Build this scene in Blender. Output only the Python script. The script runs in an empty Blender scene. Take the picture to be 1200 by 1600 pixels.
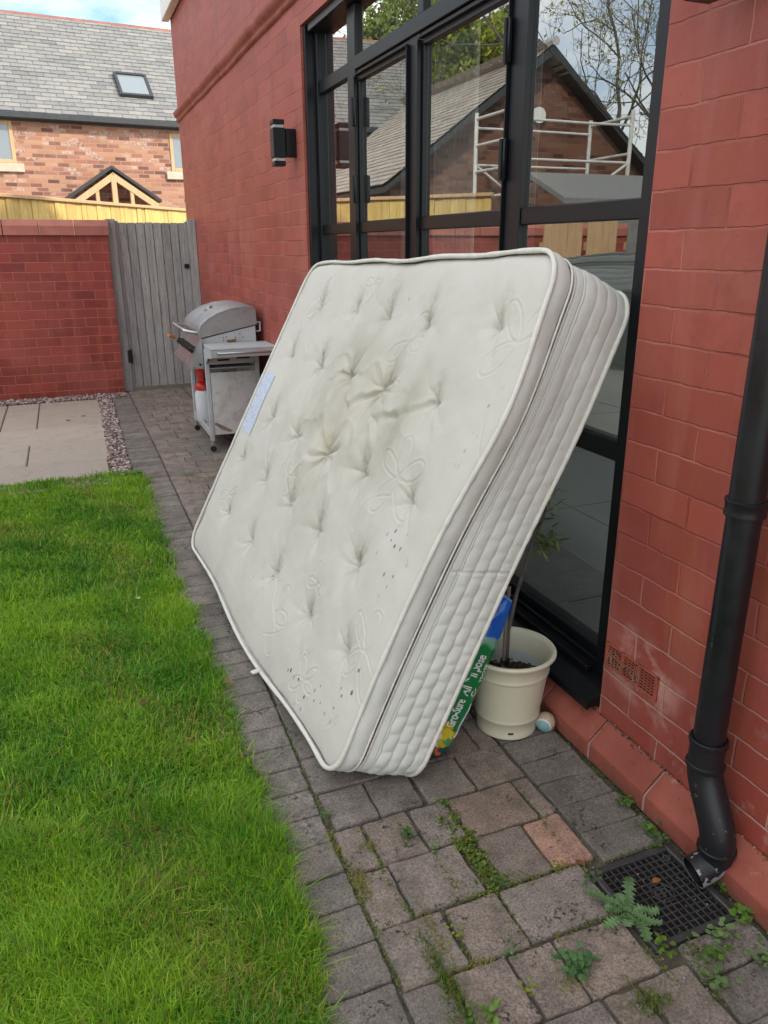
import bpy, math, random
import numpy as np
from mathutils import Vector, Matrix, noise as mnoise
random.seed(7); RNG = np.random.default_rng(7)
S = bpy.context.scene
COL = S.collection
R = math.radians
# ------------------------------------------------------------------ camera
cam = bpy.data.cameras.new('camera'); co = bpy.data.objects.new('camera', cam); COL.objects.link(co)
cam.sensor_fit = 'VERTICAL'; cam.sensor_height = 24.0; cam.lens = 24.0 * 1198 / 1600
cam.clip_start = 0.05; cam.clip_end = 2000
def cam_rot(yaw, pitch, roll):
    Rz = Matrix(((math.cos(yaw), -math.sin(yaw), 0), (math.sin(yaw), math.cos(yaw), 0), (0, 0, 1)))
    Rx = Matrix(((1, 0, 0), (0, math.cos(pitch), -math.sin(pitch)), (0, math.sin(pitch), math.cos(pitch))))
    Ry = Matrix(((math.cos(roll), 0, math.sin(roll)), (0, 1, 0), (-math.sin(roll), 0, math.cos(roll))))
    B = Matrix(((1, 0, 0), (0, 0, -1), (0, 1, 0)))      # camera right, up, back in world axes
    return Rz @ Rx @ Ry @ B
m3 = cam_rot(R(-21.8), R(-19.12), R(.26))
co.matrix_world = Matrix.Translation((0, 0, 1.35)) @ m3.to_4x4()
S.camera = co
# ------------------------------------------------------------------ world, sun, exposure
EXPOSURE = 1.42
W = bpy.data.worlds.new('World'); S.world = W; W.use_nodes = True
nt = W.node_tree; N = nt.nodes; L = nt.links; N.clear()
out = N.new('ShaderNodeOutputWorld'); bg = N.new('ShaderNodeBackground'); sky = N.new('ShaderNodeTexSky')
sky.sky_type = 'NISHITA'; sky.sun_disc = False; sky.sun_elevation = R(37); sky.sun_rotation = R(140)
sky.air_density = 1.0; sky.dust_density = 1.5; sky.ozone_density = 1.0
tc = N.new('ShaderNodeTexCoord'); mp = N.new('ShaderNodeMapping'); mp.inputs['Scale'].default_value = (1.2, 1.2, 3.2); mp.inputs['Location'].default_value = (.35, .2, .1)
nz = N.new('ShaderNodeTexNoise'); nz.inputs['Scale'].default_value = 2.0; nz.inputs['Detail'].default_value = 7; nz.inputs['Roughness'].default_value = .55
rp = N.new('ShaderNodeValToRGB'); rp.color_ramp.elements[0].position = .38; rp.color_ramp.elements[1].position = .60
mx = N.new('ShaderNodeMix'); mx.data_type = 'RGBA'; mx.inputs[7].default_value = (7.6, 7.45, 7.0, 1)
L.new(tc.outputs['Generated'], mp.inputs[0]); L.new(mp.outputs[0], nz.inputs['Vector']); L.new(nz.outputs[0], rp.inputs[0])
dk = N.new('ShaderNodeMix'); dk.data_type = 'RGBA'; dk.blend_type = 'MULTIPLY'; dk.inputs[0].default_value = 1; dk.inputs[7].default_value = (.62, .72, .80, 1)
L.new(sky.outputs[0], dk.inputs[6]); L.new(rp.outputs[0], mx.inputs[0]); L.new(dk.outputs[2], mx.inputs[6]); L.new(mx.outputs[2], bg.inputs[0])
bg.inputs[1].default_value = .125
L.new(bg.outputs[0], out.inputs[0])
sl = bpy.data.lights.new('sun', 'SUN'); sl.energy = 1.6; sl.angle = R(3); sl.color = (1, .93, .82)
so = bpy.data.objects.new('sun', sl); COL.objects.link(so)
az = R(140); el = R(37)     # sun stands behind the painted house
sd = Vector((math.sin(az) * math.cos(el), math.cos(az) * math.cos(el), math.sin(el)))
so.rotation_euler = sd.to_track_quat('Z', 'Y').to_euler()
S.view_settings.view_transform = 'Standard'; S.view_settings.look = 'None'
S.view_settings.gamma = 1; S.view_settings.exposure = EXPOSURE; S.view_settings.use_curve_mapping = False
S.cycles.max_bounces = 8; S.cycles.transparent_max_bounces = 12; S.cycles.use_denoising = True
# ------------------------------------------------------------------ materials
class NB:
    def __init__(s, name):
        s.m = bpy.data.materials.new(name); s.m.use_nodes = True; s.t = s.m.node_tree; s.n = s.t.nodes; s.l = s.t.links
        s.b = s.n['Principled BSDF']
        s.geo = s.n.new('ShaderNodeNewGeometry'); s.pos = s.geo.outputs['Position']
        s.tc = s.n.new('ShaderNodeTexCoord'); s.obj = s.tc.outputs['Object']
    def mapping(s, src, scale=(1, 1, 1), loc=(0, 0, 0), rot=(0, 0, 0)):
        k = s.n.new('ShaderNodeMapping'); k.inputs['Scale'].default_value = scale; k.inputs['Location'].default_value = loc
        k.inputs['Rotation'].default_value = rot; s.l.new(src, k.inputs[0]); return k.outputs[0]
    def noise(s, scale, detail=4, rough=.55, src=None, dist=0):
        k = s.n.new('ShaderNodeTexNoise'); k.inputs['Scale'].default_value = scale; k.inputs['Detail'].default_value = detail
        k.inputs['Roughness'].default_value = rough; k.inputs['Distortion'].default_value = dist
        s.l.new(src if src else s.pos, k.inputs['Vector']); return k.outputs[0]
    def vor(s, scale, src=None, feat='F1', o=0):
        k = s.n.new('ShaderNodeTexVoronoi'); k.inputs['Scale'].default_value = scale; k.feature = feat
        s.l.new(src if src else s.pos, k.inputs['Vector']); return k.outputs[o]
    def ramp(s, src, *st):
        k = s.n.new('ShaderNodeValToRGB'); e = k.color_ramp.elements
        while len(e) < len(st): e.new(.5)
        for i, (p, c) in enumerate(st):
            e[i].position = p; e[i].color = (c, c, c, 1) if isinstance(c, (int, float)) else tuple(c) + (1,)
        s.l.new(src, k.inputs[0]); return k.outputs[0]
    def mix(s, fac, a, b, mode='MIX'):
        k = s.n.new('ShaderNodeMix'); k.data_type = 'RGBA'; k.blend_type = mode
        for i, v in ((0, fac), (6, a), (7, b)):
            if isinstance(v, (int, float)): k.inputs[i].default_value = v if i == 0 else (v, v, v, 1)
            elif isinstance(v, tuple): k.inputs[i].default_value = v + (1,)
            else: s.l.new(v, k.inputs[i])
        return k.outputs[2]
    def math(s, op, a, b=0, c=None):
        k = s.n.new('ShaderNodeMath'); k.operation = op
        for i, v in enumerate((a, b, c)):
            if v is None: continue
            if isinstance(v, (int, float)): k.inputs[i].default_value = v
            else: s.l.new(v, k.inputs[i])
        return k.outputs[0]
    def attr(s, name):
        k = s.n.new('ShaderNodeAttribute'); k.attribute_name = name; return k
    def sep(s, src):
        k = s.n.new('ShaderNodeSeparateXYZ'); s.l.new(src, k.inputs[0]); return k.outputs
    def comb(s, x, y, z=0):
        k = s.n.new('ShaderNodeCombineXYZ')
        for i, v in enumerate((x, y, z)):
            if isinstance(v, (int, float)): k.inputs[i].default_value = v
            else: s.l.new(v, k.inputs[i])
        return k.outputs[0]
    def bump(s, h, strength=.3, dist=.01, prev=None):
        k = s.n.new('ShaderNodeBump'); k.inputs['Strength'].default_value = strength; k.inputs['Distance'].default_value = dist
        s.l.new(h, k.inputs['Height'])
        if prev: s.l.new(prev, k.inputs['Normal'])
        s.l.new(k.outputs[0], s.b.inputs['Normal']); return k.outputs[0]
    def col(s, c):
        if isinstance(c, tuple): s.b.inputs['Base Color'].default_value = c + (1,)
        else: s.l.new(c, s.b.inputs['Base Color'])
    def set(s, rough=None, metal=None, spec=None, trans=None):
        if rough is not None:
            if isinstance(rough, (int, float)): s.b.inputs['Roughness'].default_value = rough
            else: s.l.new(rough, s.b.inputs['Roughness'])
        if metal is not None: s.b.inputs['Metallic'].default_value = metal
        if spec is not None: s.b.inputs['Specular IOR Level'].default_value = spec
def sc(c, k): return tuple(min(1, x * k) for x in c)
def simple(name, c, rough=.6, var=.25, scale=12, bump=.15, bscale=60, metal=0, bdist=.003):
    b = NB(name); n = b.noise(scale, 5); b.col(b.ramp(n, (.3, sc(c, 1 - var)), (.7, sc(c, 1 + var)))); b.set(rough, metal)
    if bump: b.bump(b.noise(bscale, 3), bump, bdist)
    return b.m
MATS = {}
def painted_brick(name, base, light, x_out, mall=0.0, w=.228, h=.081, ox=.13, oz=.003, axis='y', msize=.005, vary=.12, patch=True):
    b = NB(name); p = b.sep(b.pos)
    wob = b.noise(9, 3); wv = b.math('MULTIPLY', b.math('SUBTRACT', wob, .5), .012)
    wob2 = b.noise(60, 2); wv2 = b.math('MULTIPLY', b.math('SUBTRACT', wob2, .5), .004)
    hx = b.math('ADD', b.math('SUBTRACT', p[1] if axis == 'y' else p[0], ox), b.math('ADD', wv, wv2))
    hz = b.math('ADD', b.math('SUBTRACT', p[2], oz), b.math('ADD', wv, wv2))
    br = b.n.new('ShaderNodeTexBrick'); b.l.new(b.comb(hx, hz), br.inputs[0])
    br.inputs['Scale'].default_value = 1; br.inputs['Brick Width'].default_value = w; br.inputs['Row Height'].default_value = h
    br.inputs['Mortar Size'].default_value = msize; br.inputs['Mortar Smooth'].default_value = .5; br.inputs['Bias'].default_value = 0
    br.inputs['Color1'].default_value = (0, 0, 0, 1); br.inputs['Color2'].default_value = (1, 1, 1, 1); br.inputs['Mortar'].default_value = (.5, .5, .5, 1)
    big = b.noise(2.2, 5, .6); streak = b.noise(1, 5, .6, b.mapping(b.pos, (9, 9, 1.1)))
    tone = b.ramp(br.outputs[0], (0, sc(base, 1 - vary)), (1, sc(base, 1 + vary)))
    tone = b.mix(b.ramp(big, (.42, 0), (.72, .55)), tone, light); tone = b.mix(b.ramp(b.noise(5.5, 5, .7), (.52, 0), (.7, .5)), tone, sc(base, .62)); tone = b.mix(b.ramp(b.noise(1, 3, .5, b.mapping(b.pos, (14, 14, 1.6), (3, 3, 3))), (.56, 0), (.70, .45)), tone, (.33, .085, .035))
    tone = b.mix(b.ramp(streak, (.52, 0), (.72, .45)), tone, light)
    mort = b.mix(b.ramp(b.noise(3.1, 4), (.40, mall), (.60, max(mall, .75))), sc(base, .8), sc(light, 1.3))
    tone = b.mix(b.ramp(br.outputs[1], (.15, 0), (.8, .85)), tone, mort)
    if patch:   # salt bloom and re-pointed mortar near the ground and the air brick
        low = b.ramp(p[2], (.10, 1), (.60, 0)); nn = b.noise(7, 6, .65)
        dd = b.math('ADD', b.math('POWER', b.math('DIVIDE', b.math('SUBTRACT', p[1], 1.36), .17), 2), b.math('POWER', b.math('DIVIDE', b.math('SUBTRACT', p[2], .32), .12), 2))
        near = b.ramp(dd, (.25, 1), (1.0, 0))
        k = b.math('MULTIPLY', near, b.ramp(b.math('ADD', nn, b.math('MULTIPLY', br.outputs[1], .25)), (.46, 0), (.58, .85)))
        tone = b.mix(k, tone, (.56, .31, .26))
        k2 = b.math('MULTIPLY', low, b.ramp(b.math('ADD', b.noise(11, 6, .7), b.math('MULTIPLY', br.outputs[1], .25)), (.58, 0), (.72, .8)))
        tone = b.mix(k2, tone, (.48, .33, .28))
    tone = b.mix(b.ramp(b.noise(90, 3), (.68, 0), (.75, .5)), tone, (.10, .035, .03))
    b.col(tone); b.set(b.ramp(big, (.3, .5), (.8, .7)), spec=.35)
    hgt = b.math('SUBTRACT', b.math('MULTIPLY', b.noise(34, 5, .65), .45), br.outputs[1])
    b.bump(hgt, .7, .005)
    MATS[name] = b.m; return b.m
RED = (.32, .070, .049)
M_wall = painted_brick('painted_brick', RED, (.41, .145, .115), None, msize=.0036, vary=.14)
M_yard = painted_brick('yard_brick', (.24, .040, .029), (.38, .11, .08), None, .8, w=.225, h=.083, ox=.04, oz=-.02, axis='x', vary=.22, patch=False)
M_left = painted_brick('side_brick', (.27, .05, .036), (.30, .08, .06), None, axis='y', patch=False)
def plinth_mat():
    b = NB('plinth_brick'); t = b.ramp(b.noise(7, 5, .6), (.3, (.235, .055, .036)), (.7, (.36, .105, .070))); z = b.sep(b.pos)[2]
    t = b.mix(b.ramp(b.noise(24, 6, .75), (.60, 0), (.68, .75)), t, (.085, .05, .035)); t = b.mix(b.ramp(b.noise(15, 6, .75, b.mapping(b.pos, loc=(4, 2, 1))), (.62, 0), (.70, .5)), t, (.45, .30, .25))
    low = b.math('MULTIPLY', b.ramp(z, (.0, .8), (.045, 0)), b.ramp(b.noise(9, 5, .7), (.35, .2), (.6, 1))); t = b.mix(low, t, (.10, .055, .035))
    b.col(t); b.set(.8); n1 = b.bump(b.noise(45, 4, .6), .5, .004); b.bump(b.noise(9, 4), .3, .008, n1); return b.m
M_plinth = plinth_mat()
M_mortar = simple('old_mortar', (.40, .30, .26), .9, .3, 30, .4, 90)
M_coping = simple('coping_tile', (.38, .125, .09), .55, .2, 6, .2, 60)
M_black = simple('black_aluminium', (.007, .0075, .010), .35, .15, 6, .05, 90); M_black.node_tree.nodes['Principled BSDF'].inputs['Specular IOR Level'].default_value = .3
def plastic_pipe():
    b = NB('black_pipe'); n = b.noise(40, 5, .7); k = b.ramp(n, (.66, 0), (.74, .35))
    b.col(b.mix(k, b.ramp(b.noise(6, 3), (.3, (.005, .006, .008)), (.7, (.011, .012, .016))), (.16, .15, .13)))
    b.set(b.ramp(b.noise(14, 4), (.3, .25), (.7, .5))); b.bump(b.noise(120, 2), .15, .001); return b.m
M_pipe = plastic_pipe()
def pipe_worn():
    b = NB('worn_pipe'); z = b.sep(b.pos)[2]; n = b.noise(38, 5, .6)
    k = b.math('MAXIMUM', b.ramp(b.math('ADD', n, b.math('MULTIPLY', b.math('SUBTRACT', .050, z), 5.0)), (.52, 0), (.56, .85)), b.math('MULTIPLY', b.ramp(b.noise(62, 3, .5), (.66, 0), (.69, .8)), b.ramp(z, (.10, 1), (.24, 0))))
    b.col(b.mix(k, (.010, .011, .014), (.34, .34, .34))); b.set(.42); b.bump(n, .2, .002); return b.m
M_worn = pipe_worn()
def glass():
    b = NB('window_glass'); b.n.remove(b.b)
    o = b.n['Material Output']; f = b.n.new('ShaderNodeFresnel'); f.inputs[0].default_value = 2.0
    tr = b.n.new('ShaderNodeBsdfTransparent'); tr.inputs[0].default_value = (.86, .89, .87, 1)
    gl = b.n.new('ShaderNodeBsdfGlossy'); gl.inputs['Roughness'].default_value = .0; gl.inputs[0].default_value = (.97, 1, .99, 1)
    bp = b.n.new('ShaderNodeBump'); bp.inputs['Strength'].default_value = .02; bp.inputs['Distance'].default_value = .01
    b.l.new(b.noise(2.2, 1), bp.inputs['Height']); b.l.new(bp.outputs[0], gl.inputs['Normal'])
    mx = b.n.new('ShaderNodeMixShader'); b.l.new(b.math('MULTIPLY', b.math('MINIMUM', b.math('MULTIPLY', f.outputs[0], 2.1), 1), b.math('SUBTRACT', 1, b.geo.outputs['Backfacing'])), mx.inputs[0]); b.l.new(tr.outputs[0], mx.inputs[1]); b.l.new(gl.outputs[0], mx.inputs[2])
    b.l.new(mx.outputs[0], o.inputs[0]); return b.m
M_glass = glass()
def dull_glass(name, c, rough=.08):
    b = NB(name); b.col(c); b.set(rough); b.b.inputs['Specular IOR Level'].default_value = .9; return b.m
M_farglass = dull_glass('far_window_glass', (.20, .23, .25), .12)
def paver():
    b = NB('concrete_paver'); a = b.attr('tone').outputs['Color']
    n = b.noise(190, 3, .7); n2 = b.noise(14, 5, .65); v = b.vor(260)
    t = b.mix(.75, a, b.ramp(n, (.32, (.03, .028, .026)), (.68, (.46, .42, .38))), 'OVERLAY')
    t = b.mix(b.ramp(n2, (.42, 0), (.68, .5)), t, (.045, .042, .036))
    t = b.mix(b.ramp(v, (.05, .55), (.16, 0)), t, (.36, .34, .32))
    p3 = b.noise(5.5, 6, .7); fine = b.noise(75, 3, .8); t = b.mix(b.ramp(b.noise(3.3, 6, .75), (.48, 0), (.68, .6)), t, (.10, .088, .07))
    k = b.math('MULTIPLY', b.ramp(p3, (.53, 0), (.60, 1)), b.ramp(fine, (.54, 0), (.58, .9)))
    t = b.mix(k, t, (.018, .014, .012))
    b.col(t); b.set(.88); nb = b.bump(n, .5, .004); b.bump(b.noise(40, 4), .35, .006, nb); return b.m
M_paver = paver()
M_soil = simple('joint_soil', (.095, .080, .060), .95, .4, 40, .6, 120, bdist=.006)
M_turf = simple('turf_soil', (.06, .11, .018), .95, .4, 14, .5, 90)
M_ground = simple('far_ground', (.27, .26, .24), .95, .3, 3, .3, 20)
def sandstone():
    b = NB('sandstone_slab'); a = b.attr('tone').outputs['Color']
    n = b.noise(2.4, 6, .6, b.mapping(b.pos, (1, 2.2, 1)))
    t = b.mix(b.ramp(n, (.35, 0), (.7, .5)), a, (.36, .32, .28)); t = b.mix(b.ramp(b.noise(7, 6, .75), (.50, 0), (.68, .45)), t, (.22, .20, .175)); t = b.mix(b.ramp(b.noise(30, 4, .7), (.58, 0), (.75, .4)), t, (.14, .12, .10))
    b.col(t); b.set(.75); b.bump(b.noise(18, 6), .35, .006); return b.m
M_slab = sandstone()
def attr_mat(name, rough=.8, bump=.3, bscale=60, trans=0, bd=.003):
    b = NB(name); a = b.attr('tone').outputs['Color']; b.col(b.mix(b.ramp(b.noise(bscale, 3), (.3, 0), (.8, .35)), a, (.02, .02, .015), 'MIX') if bump else a)
    b.set(rough)
    if bump: b.bump(b.noise(bscale, 3), bump, bd)
    if trans:
        o = b.n['Material Output']; tl = b.n.new('ShaderNodeBsdfTranslucent'); b.l.new(a, tl.inputs[0])
        mx = b.n.new('ShaderNodeMixShader'); mx.inputs[0].default_value = trans
        b.l.new(b.b.outputs[0], mx.inputs[1]); b.l.new(tl.outputs[0], mx.inputs[2]); b.l.new(mx.outputs[0], o.inputs[0])
    return b.m
M_grass = attr_mat('grass_blades', .55, 0, trans=.4)
M_leaf = attr_mat('leaf_blades', .5, 0, trans=.3)
M_stone = attr_mat('gravel_stones', .8, .3, 70)
M_slate = attr_mat('roof_slate', .7, .4, 25, bd=.01)
def wood(name, c1, c2, axis=(6, 6, .6), scale=7, dark=(.05, .045, .04), rough=.8, knots=True, tone=False):
    b = NB(name); v = b.mapping(b.pos, axis); n = b.noise(scale, 6, .65, v, .6)
    t = b.ramp(n, (.3, c1), (.7, c2))
    t = b.mix(b.ramp(b.noise(scale * 4, 3, .5, v), (.58, 0), (.72, .55)), t, dark)
    if tone: t = b.mix(.5, t, b.attr('tone').outputs['Color'], 'OVERLAY')
    b.col(t); b.set(rough); b.bump(n, .35, .004); return b.m
M_gate = wood('weathered_boards', (.22, .215, .205), (.38, .37, .355), tone=True)
M_fence = wood('yellow_fence_boards', (.52, .36, .10), (.72, .55, .22), dark=(.30, .19, .05), tone=True)
M_oak = wood('oak_timber', (.46, .30, .15), (.60, .42, .24), dark=(.3, .18, .08))
M_bark = wood('bark', (.05, .042, .034), (.15, .13, .11), (14, 14, 3), 6, (.02, .018, .015))
M_stake = wood('stake_wood', (.16, .12, .09), (.26, .21, .17), (20, 20, 3), 6)
M_bluew = wood('pale_weathered_timber', (.17, .17, .165), (.26, .26, .25), (2, 9, 2))
def far_brick():
    b = NB('reclaimed_brick'); p = b.obj; q = b.sep(p)
    v = b.comb(b.math('ADD', q[0], b.math('MULTIPLY', b.noise(8, 2, .5, p), .01)), q[2])
    br = b.n.new('ShaderNodeTexBrick'); b.l.new(v, br.inputs[0]); br.inputs['Scale'].default_value = 1
    br.inputs['Brick Width'].default_value = .225; br.inputs['Row Height'].default_value = .078; br.inputs['Mortar Size'].default_value = .008
    br.inputs['Mortar Smooth'].default_value = .3
    br.inputs['Color1'].default_value = (0, 0, 0, 1); br.inputs['Color2'].default_value = (1, 1, 1, 1); br.inputs['Mortar'].default_value = (.5, .5, .5, 1)
    t = b.ramp(br.outputs[0], (0, (.13, .055, .045)), (.35, (.36, .155, .095)), (.7, (.46, .25, .15)), (1, (.24, .095, .065)))
    # whitewashed remains on single bricks
    s2 = b.n.new('ShaderNodeTexBrick'); b.l.new(v, s2.inputs[0])
    for k_, v_ in (('Scale', 1), ('Brick Width', .225), ('Row Height', .078), ('Mortar Size', .0)): s2.inputs[k_].default_value = v_
    s2.inputs['Bias'].default_value = 0; s2.inputs['Color1'].default_value = (0, 0, 0, 1); s2.inputs['Color2'].default_value = (1, 1, 1, 1)
    cl = b.noise(1.1, 3, .6, b.mapping(p, (1, 1, 1.6))); pick = b.math('ADD', b.math('MULTIPLY', s2.outputs[0], .5), cl)
    t = b.mix(b.math('MULTIPLY', b.ramp(pick, (.90, 0), (.92, 1)), b.ramp(b.noise(22, 4, .6, p), (.40, 0), (.6, .65))), t, (.58, .47, .40))
    t = b.mix(b.ramp(b.noise(3, 4, .6, p), (.5, 0), (.75, .35)), t, (.50, .30, .22))
    t = b.mix(b.math('MULTIPLY', br.outputs[1], .75), t, (.34, .26, .21)); b.col(t); b.set(.9)
    b.bump(b.math('SUBTRACT', b.math('MULTIPLY', b.noise(30, 4, .6, p), .4), br.outputs[1]), .5, .008); return b.m
M_farbrick = far_brick()
M_buff = simple('buff_stone', (.52, .44, .34), .85, .12, 8, .2, 30)
M_white = simple('white_upvc', (.72, .71, .68), .45, .05)
M_lead = simple('dark_gutter', (.03, .032, .036), .45, .2)
def steel(name, c, rough, metal, grime=(.2, .17, .13), g=.5):
    b = NB(name); n = b.noise(9, 6, .7); k = b.ramp(n, (.50, 0), (.75, g)); n2 = b.noise(60, 4, .7)
    t = b.mix(k, b.ramp(b.noise(3, 3), (.3, sc(c, .9)), (.7, sc(c, 1.1))), grime); t = b.mix(b.ramp(n2, (.66, 0), (.72, .45)), t, sc(grime, .6))
    b.col(t); b.set(b.ramp(n, (.3, rough), (.7, min(1, rough + .25))), metal); b.bump(n2, .1, .001); return b.m
M_steel = steel('dull_steel', (.33, .325, .32), .40, .6)
M_chrome = steel('bright_steel', (.50, .50, .50), .24, .9, g=.3)
M_enamel = steel('grey_enamel', (.44, .47, .48), .45, .1, (.30, .28, .22), .55)
M_panel = steel('dirty_panel', (.60, .60, .57), .5, .15, (.25, .22, .16), .75)
M_dark = simple('dark_plastic', (.012, .012, .013), .45, .2)
M_redp = simple('red_plastic', (.50, .018, .012), .35, .12)
M_whitep = simple('white_container', (.62, .64, .66), .4, .06)
M_teal = simple('teal_plastic', (.03, .22, .24), .4, .1)
M_orange = simple('orange_handle', (.60, .22, .03), .45, .15)
M_rope = simple('yellow_lead', (.5, .4, .08), .6, .2)
def pot_mat():
    b = NB('cream_enamel'); n = b.noise(7, 5); t = b.ramp(n, (.3, (.62, .58, .42)), (.7, (.68, .645, .49)))
    t = b.mix(b.ramp(b.noise(70, 4, .7), (.72, 0), (.76, .6)), t, (.16, .12, .07)); b.col(t); b.set(.33); b.bump(b.noise(10, 2), .1, .004); return b.m
M_pot = pot_mat()
M_compost = simple('potting_soil', (.045, .030, .020), .95, .5, 60, .9, 150, bdist=.008)
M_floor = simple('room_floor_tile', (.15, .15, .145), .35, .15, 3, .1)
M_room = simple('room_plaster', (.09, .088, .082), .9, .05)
M_curtain = simple('curtain', (.3, .3, .3), .9, .05)
M_holeshade = simple('hole_shade', (.01, .008, .007), .95, .1)  # near black, paints the shade inside holes and slots
M_cast = simple('cast_grating', (.045, .045, .046), .45, .3, 20, .3, 90)
M_tarp = simple('furniture_cover', (.11, .14, .17), .5, .2, 4, .3, 20)
M_alu = simple('scaffold_aluminium', (.60, .59, .55), .45, .12, 9, .05)
# ------------------------------------------------------------------ mesh helpers
def mesh_np(name, V, F, mat, parent=None, tone=None, smooth=False, attrs=None):
    """V (n,3); F (m,k) array or list of faces; tone per face (m,3)."""
    me = bpy.data.meshes.new(name); V = np.asarray(V, np.float32)
    if isinstance(F, np.ndarray) and F.ndim == 2:
        m, k = F.shape; me.vertices.add(len(V)); me.vertices.foreach_set('co', V.ravel())
        me.loops.add(m * k); me.loops.foreach_set('vertex_index', F.astype(np.int32).ravel())
        me.polygons.add(m); me.polygons.foreach_set('loop_start', np.arange(0, m * k, k, dtype=np.int32)); me.polygons.foreach_set('loop_total', np.full(m, k, np.int32))
        me.update(calc_edges=True); cnt = np.full(m, k)
    else:
        me.from_pydata([tuple(map(float, v)) for v in V], [], [tuple(int(i) for i in f) for f in F]); cnt = np.array([len(f) for f in F])
    if tone is not None:
        t = np.asarray(tone, np.float32); t = np.concatenate([t, np.ones((len(t), 1), np.float32)], 1)
        ca = me.color_attributes.new('tone', 'FLOAT_COLOR', 'CORNER'); ca.data.foreach_set('color', np.repeat(t, cnt, 0).ravel())
    for k_, a_ in (attrs or {}).items():
        at = me.attributes.new(k_, 'FLOAT', 'POINT'); at.data.foreach_set('value', np.asarray(a_, np.float32).ravel())
    if smooth: me.polygons.foreach_set('use_smooth', np.ones(len(me.polygons), bool))
    me.validate(); me.materials.append(mat)
    o = bpy.data.objects.new(name, me); COL.objects.link(o)
    if parent: o.parent = parent
    return o
class MB:
    def __init__(s): s.v = []; s.f = []; s.t = []
    def add(s, V, F, tone=(.5, .5, .5)):
        b = len(s.v); s.v += [tuple(v) for v in V]; s.f += [tuple(b + i for i in f) for f in F]; s.t += [tone] * len(F); return s
    def box(s, x0, x1, y0, y1, z0, z1, ch=0.0, tone=(.5, .5, .5), M=None):
        c = np.array([(x0 + x1) / 2, (y0 + y1) / 2, (z0 + z1) / 2]); h = np.abs(np.array([x1 - x0, y1 - y0, z1 - z0])) / 2
        ch = min(ch, .45 * min(h) * 2)
        if ch <= 0:
            V = [c + h * np.array(k) for k in ((-1, -1, -1), (1, -1, -1), (1, 1, -1), (-1, 1, -1), (-1, -1, 1), (1, -1, 1), (1, 1, 1), (-1, 1, 1))]
            F = [(0, 3, 2, 1), (4, 5, 6, 7), (0, 1, 5, 4), (1, 2, 6, 5), (2, 3, 7, 6), (3, 0, 4, 7)]
        else:
            V = []; idx = {}
            for sx in (-1, 1):
                for sy in (-1, 1):
                    for sz in (-1, 1):
                        for a in range(3):
                            hh = h - ch; hh[a] = h[a]; idx[sx, sy, sz, a] = len(V); V.append(c + hh * np.array((sx, sy, sz)))
            F = []
            for a in range(3):
                u, w = (a + 1) % 3, (a + 2) % 3
                for sg in (-1, 1):
                    q = []
                    for su, sw in ((-1, -1), (1, -1), (1, 1), (-1, 1)):
                        k = [0, 0, 0]; k[a] = sg; k[u] = su; k[w] = sw; q.append(idx[k[0], k[1], k[2], a])
                    F.append(tuple(q if sg > 0 else q[::-1]))
                for su in (-1, 1):       # edges along axis a
                    for sw in (-1, 1):
                        k0 = [0] * 3; k1 = [0] * 3; k0[a] = -1; k1[a] = 1; k0[u] = k1[u] = su; k0[w] = k1[w] = sw
                        q = [idx[(*k0, u)], idx[(*k1, u)], idx[(*k1, w)], idx[(*k0, w)]]
                        F.append(tuple(q if su * sw > 0 else q[::-1]) if False else tuple(q if su * sw < 0 else q[::-1]))
            for sx in (-1, 1):
                for sy in (-1, 1):
                    for sz in (-1, 1):
                        q = [idx[sx, sy, sz, a] for a in range(3)]; F.append(tuple(q if sx * sy * sz > 0 else q[::-1]))
        if M is not None: V = [tuple(M @ Vector(v)) for v in V]
        return s.add(V, F, tone)
    def tube(s, pts, r, n=12, caps=True, tone=(.5, .5, .5)):
        pts = [Vector(p) for p in pts]; rs = r if isinstance(r, (list, tuple)) else [r] * len(pts)
        V = []; up = None
        for i, p in enumerate(pts):
            d = (pts[min(i + 1, len(pts) - 1)] - pts[max(i - 1, 0)]).normalized()
            if up is None: up = Vector((0, 0, 1)) if abs(d.z) < .9 else Vector((1, 0, 0))
            x = d.cross(up).normalized(); up = x.cross(d).normalized()
            for k in range(n):
                a = 2 * math.pi * k / n; V.append(p + (x * math.cos(a) + up * math.sin(a)) * rs[i])
        F = [(i * n + k, i * n + (k + 1) % n, (i + 1) * n + (k + 1) % n, (i + 1) * n + k) for i in range(len(pts) - 1) for k in range(n)]
        if caps: F += [tuple(range(n))[::-1], tuple((len(pts) - 1) * n + k for k in range(n))]
        return s.add(V, F, tone)
    def lathe(s, prof, c=(0, 0, 0), n=48, tone=(.5, .5, .5)):
        V = [(c[0] + r * math.cos(2 * math.pi * k / n), c[1] + r * math.sin(2 * math.pi * k / n), c[2] + z) for r, z in prof for k in range(n)]
        F = [(i * n + k, i * n + (k + 1) % n, (i + 1) * n + (k + 1) % n, (i + 1) * n + k) for i in range(len(prof) - 1) for k in range(n)]
        return s.add(V, F, tone)
    def prism(s, poly, axis, a0, a1, tone=(.5, .5, .5)):
        """poly: 2-D points in the plane of the other two axes (in axis order)."""
        n = len(poly)
        def mk(p, a): q = list(p); q.insert(axis, a); return tuple(q)
        V = [mk(p, a0) for p in poly] + [mk(p, a1) for p in poly]
        F = [tuple(range(n))[::-1], tuple(range(n, 2 * n))] + [(i, (i + 1) % n, n + (i + 1) % n, n + i) for i in range(n)]
        return s.add(V, F, tone)
    def build(s, name, mat, parent=None, smooth=False):
        o = mesh_np(name, np.array(s.v), s.f, mat, parent, tone=s.t, smooth=False)
        if smooth:
            o.data.polygons.foreach_set('use_smooth', np.ones(len(o.data.polygons), bool))
            o.data.set_sharp_from_angle(angle=R(38))
        return o
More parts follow.
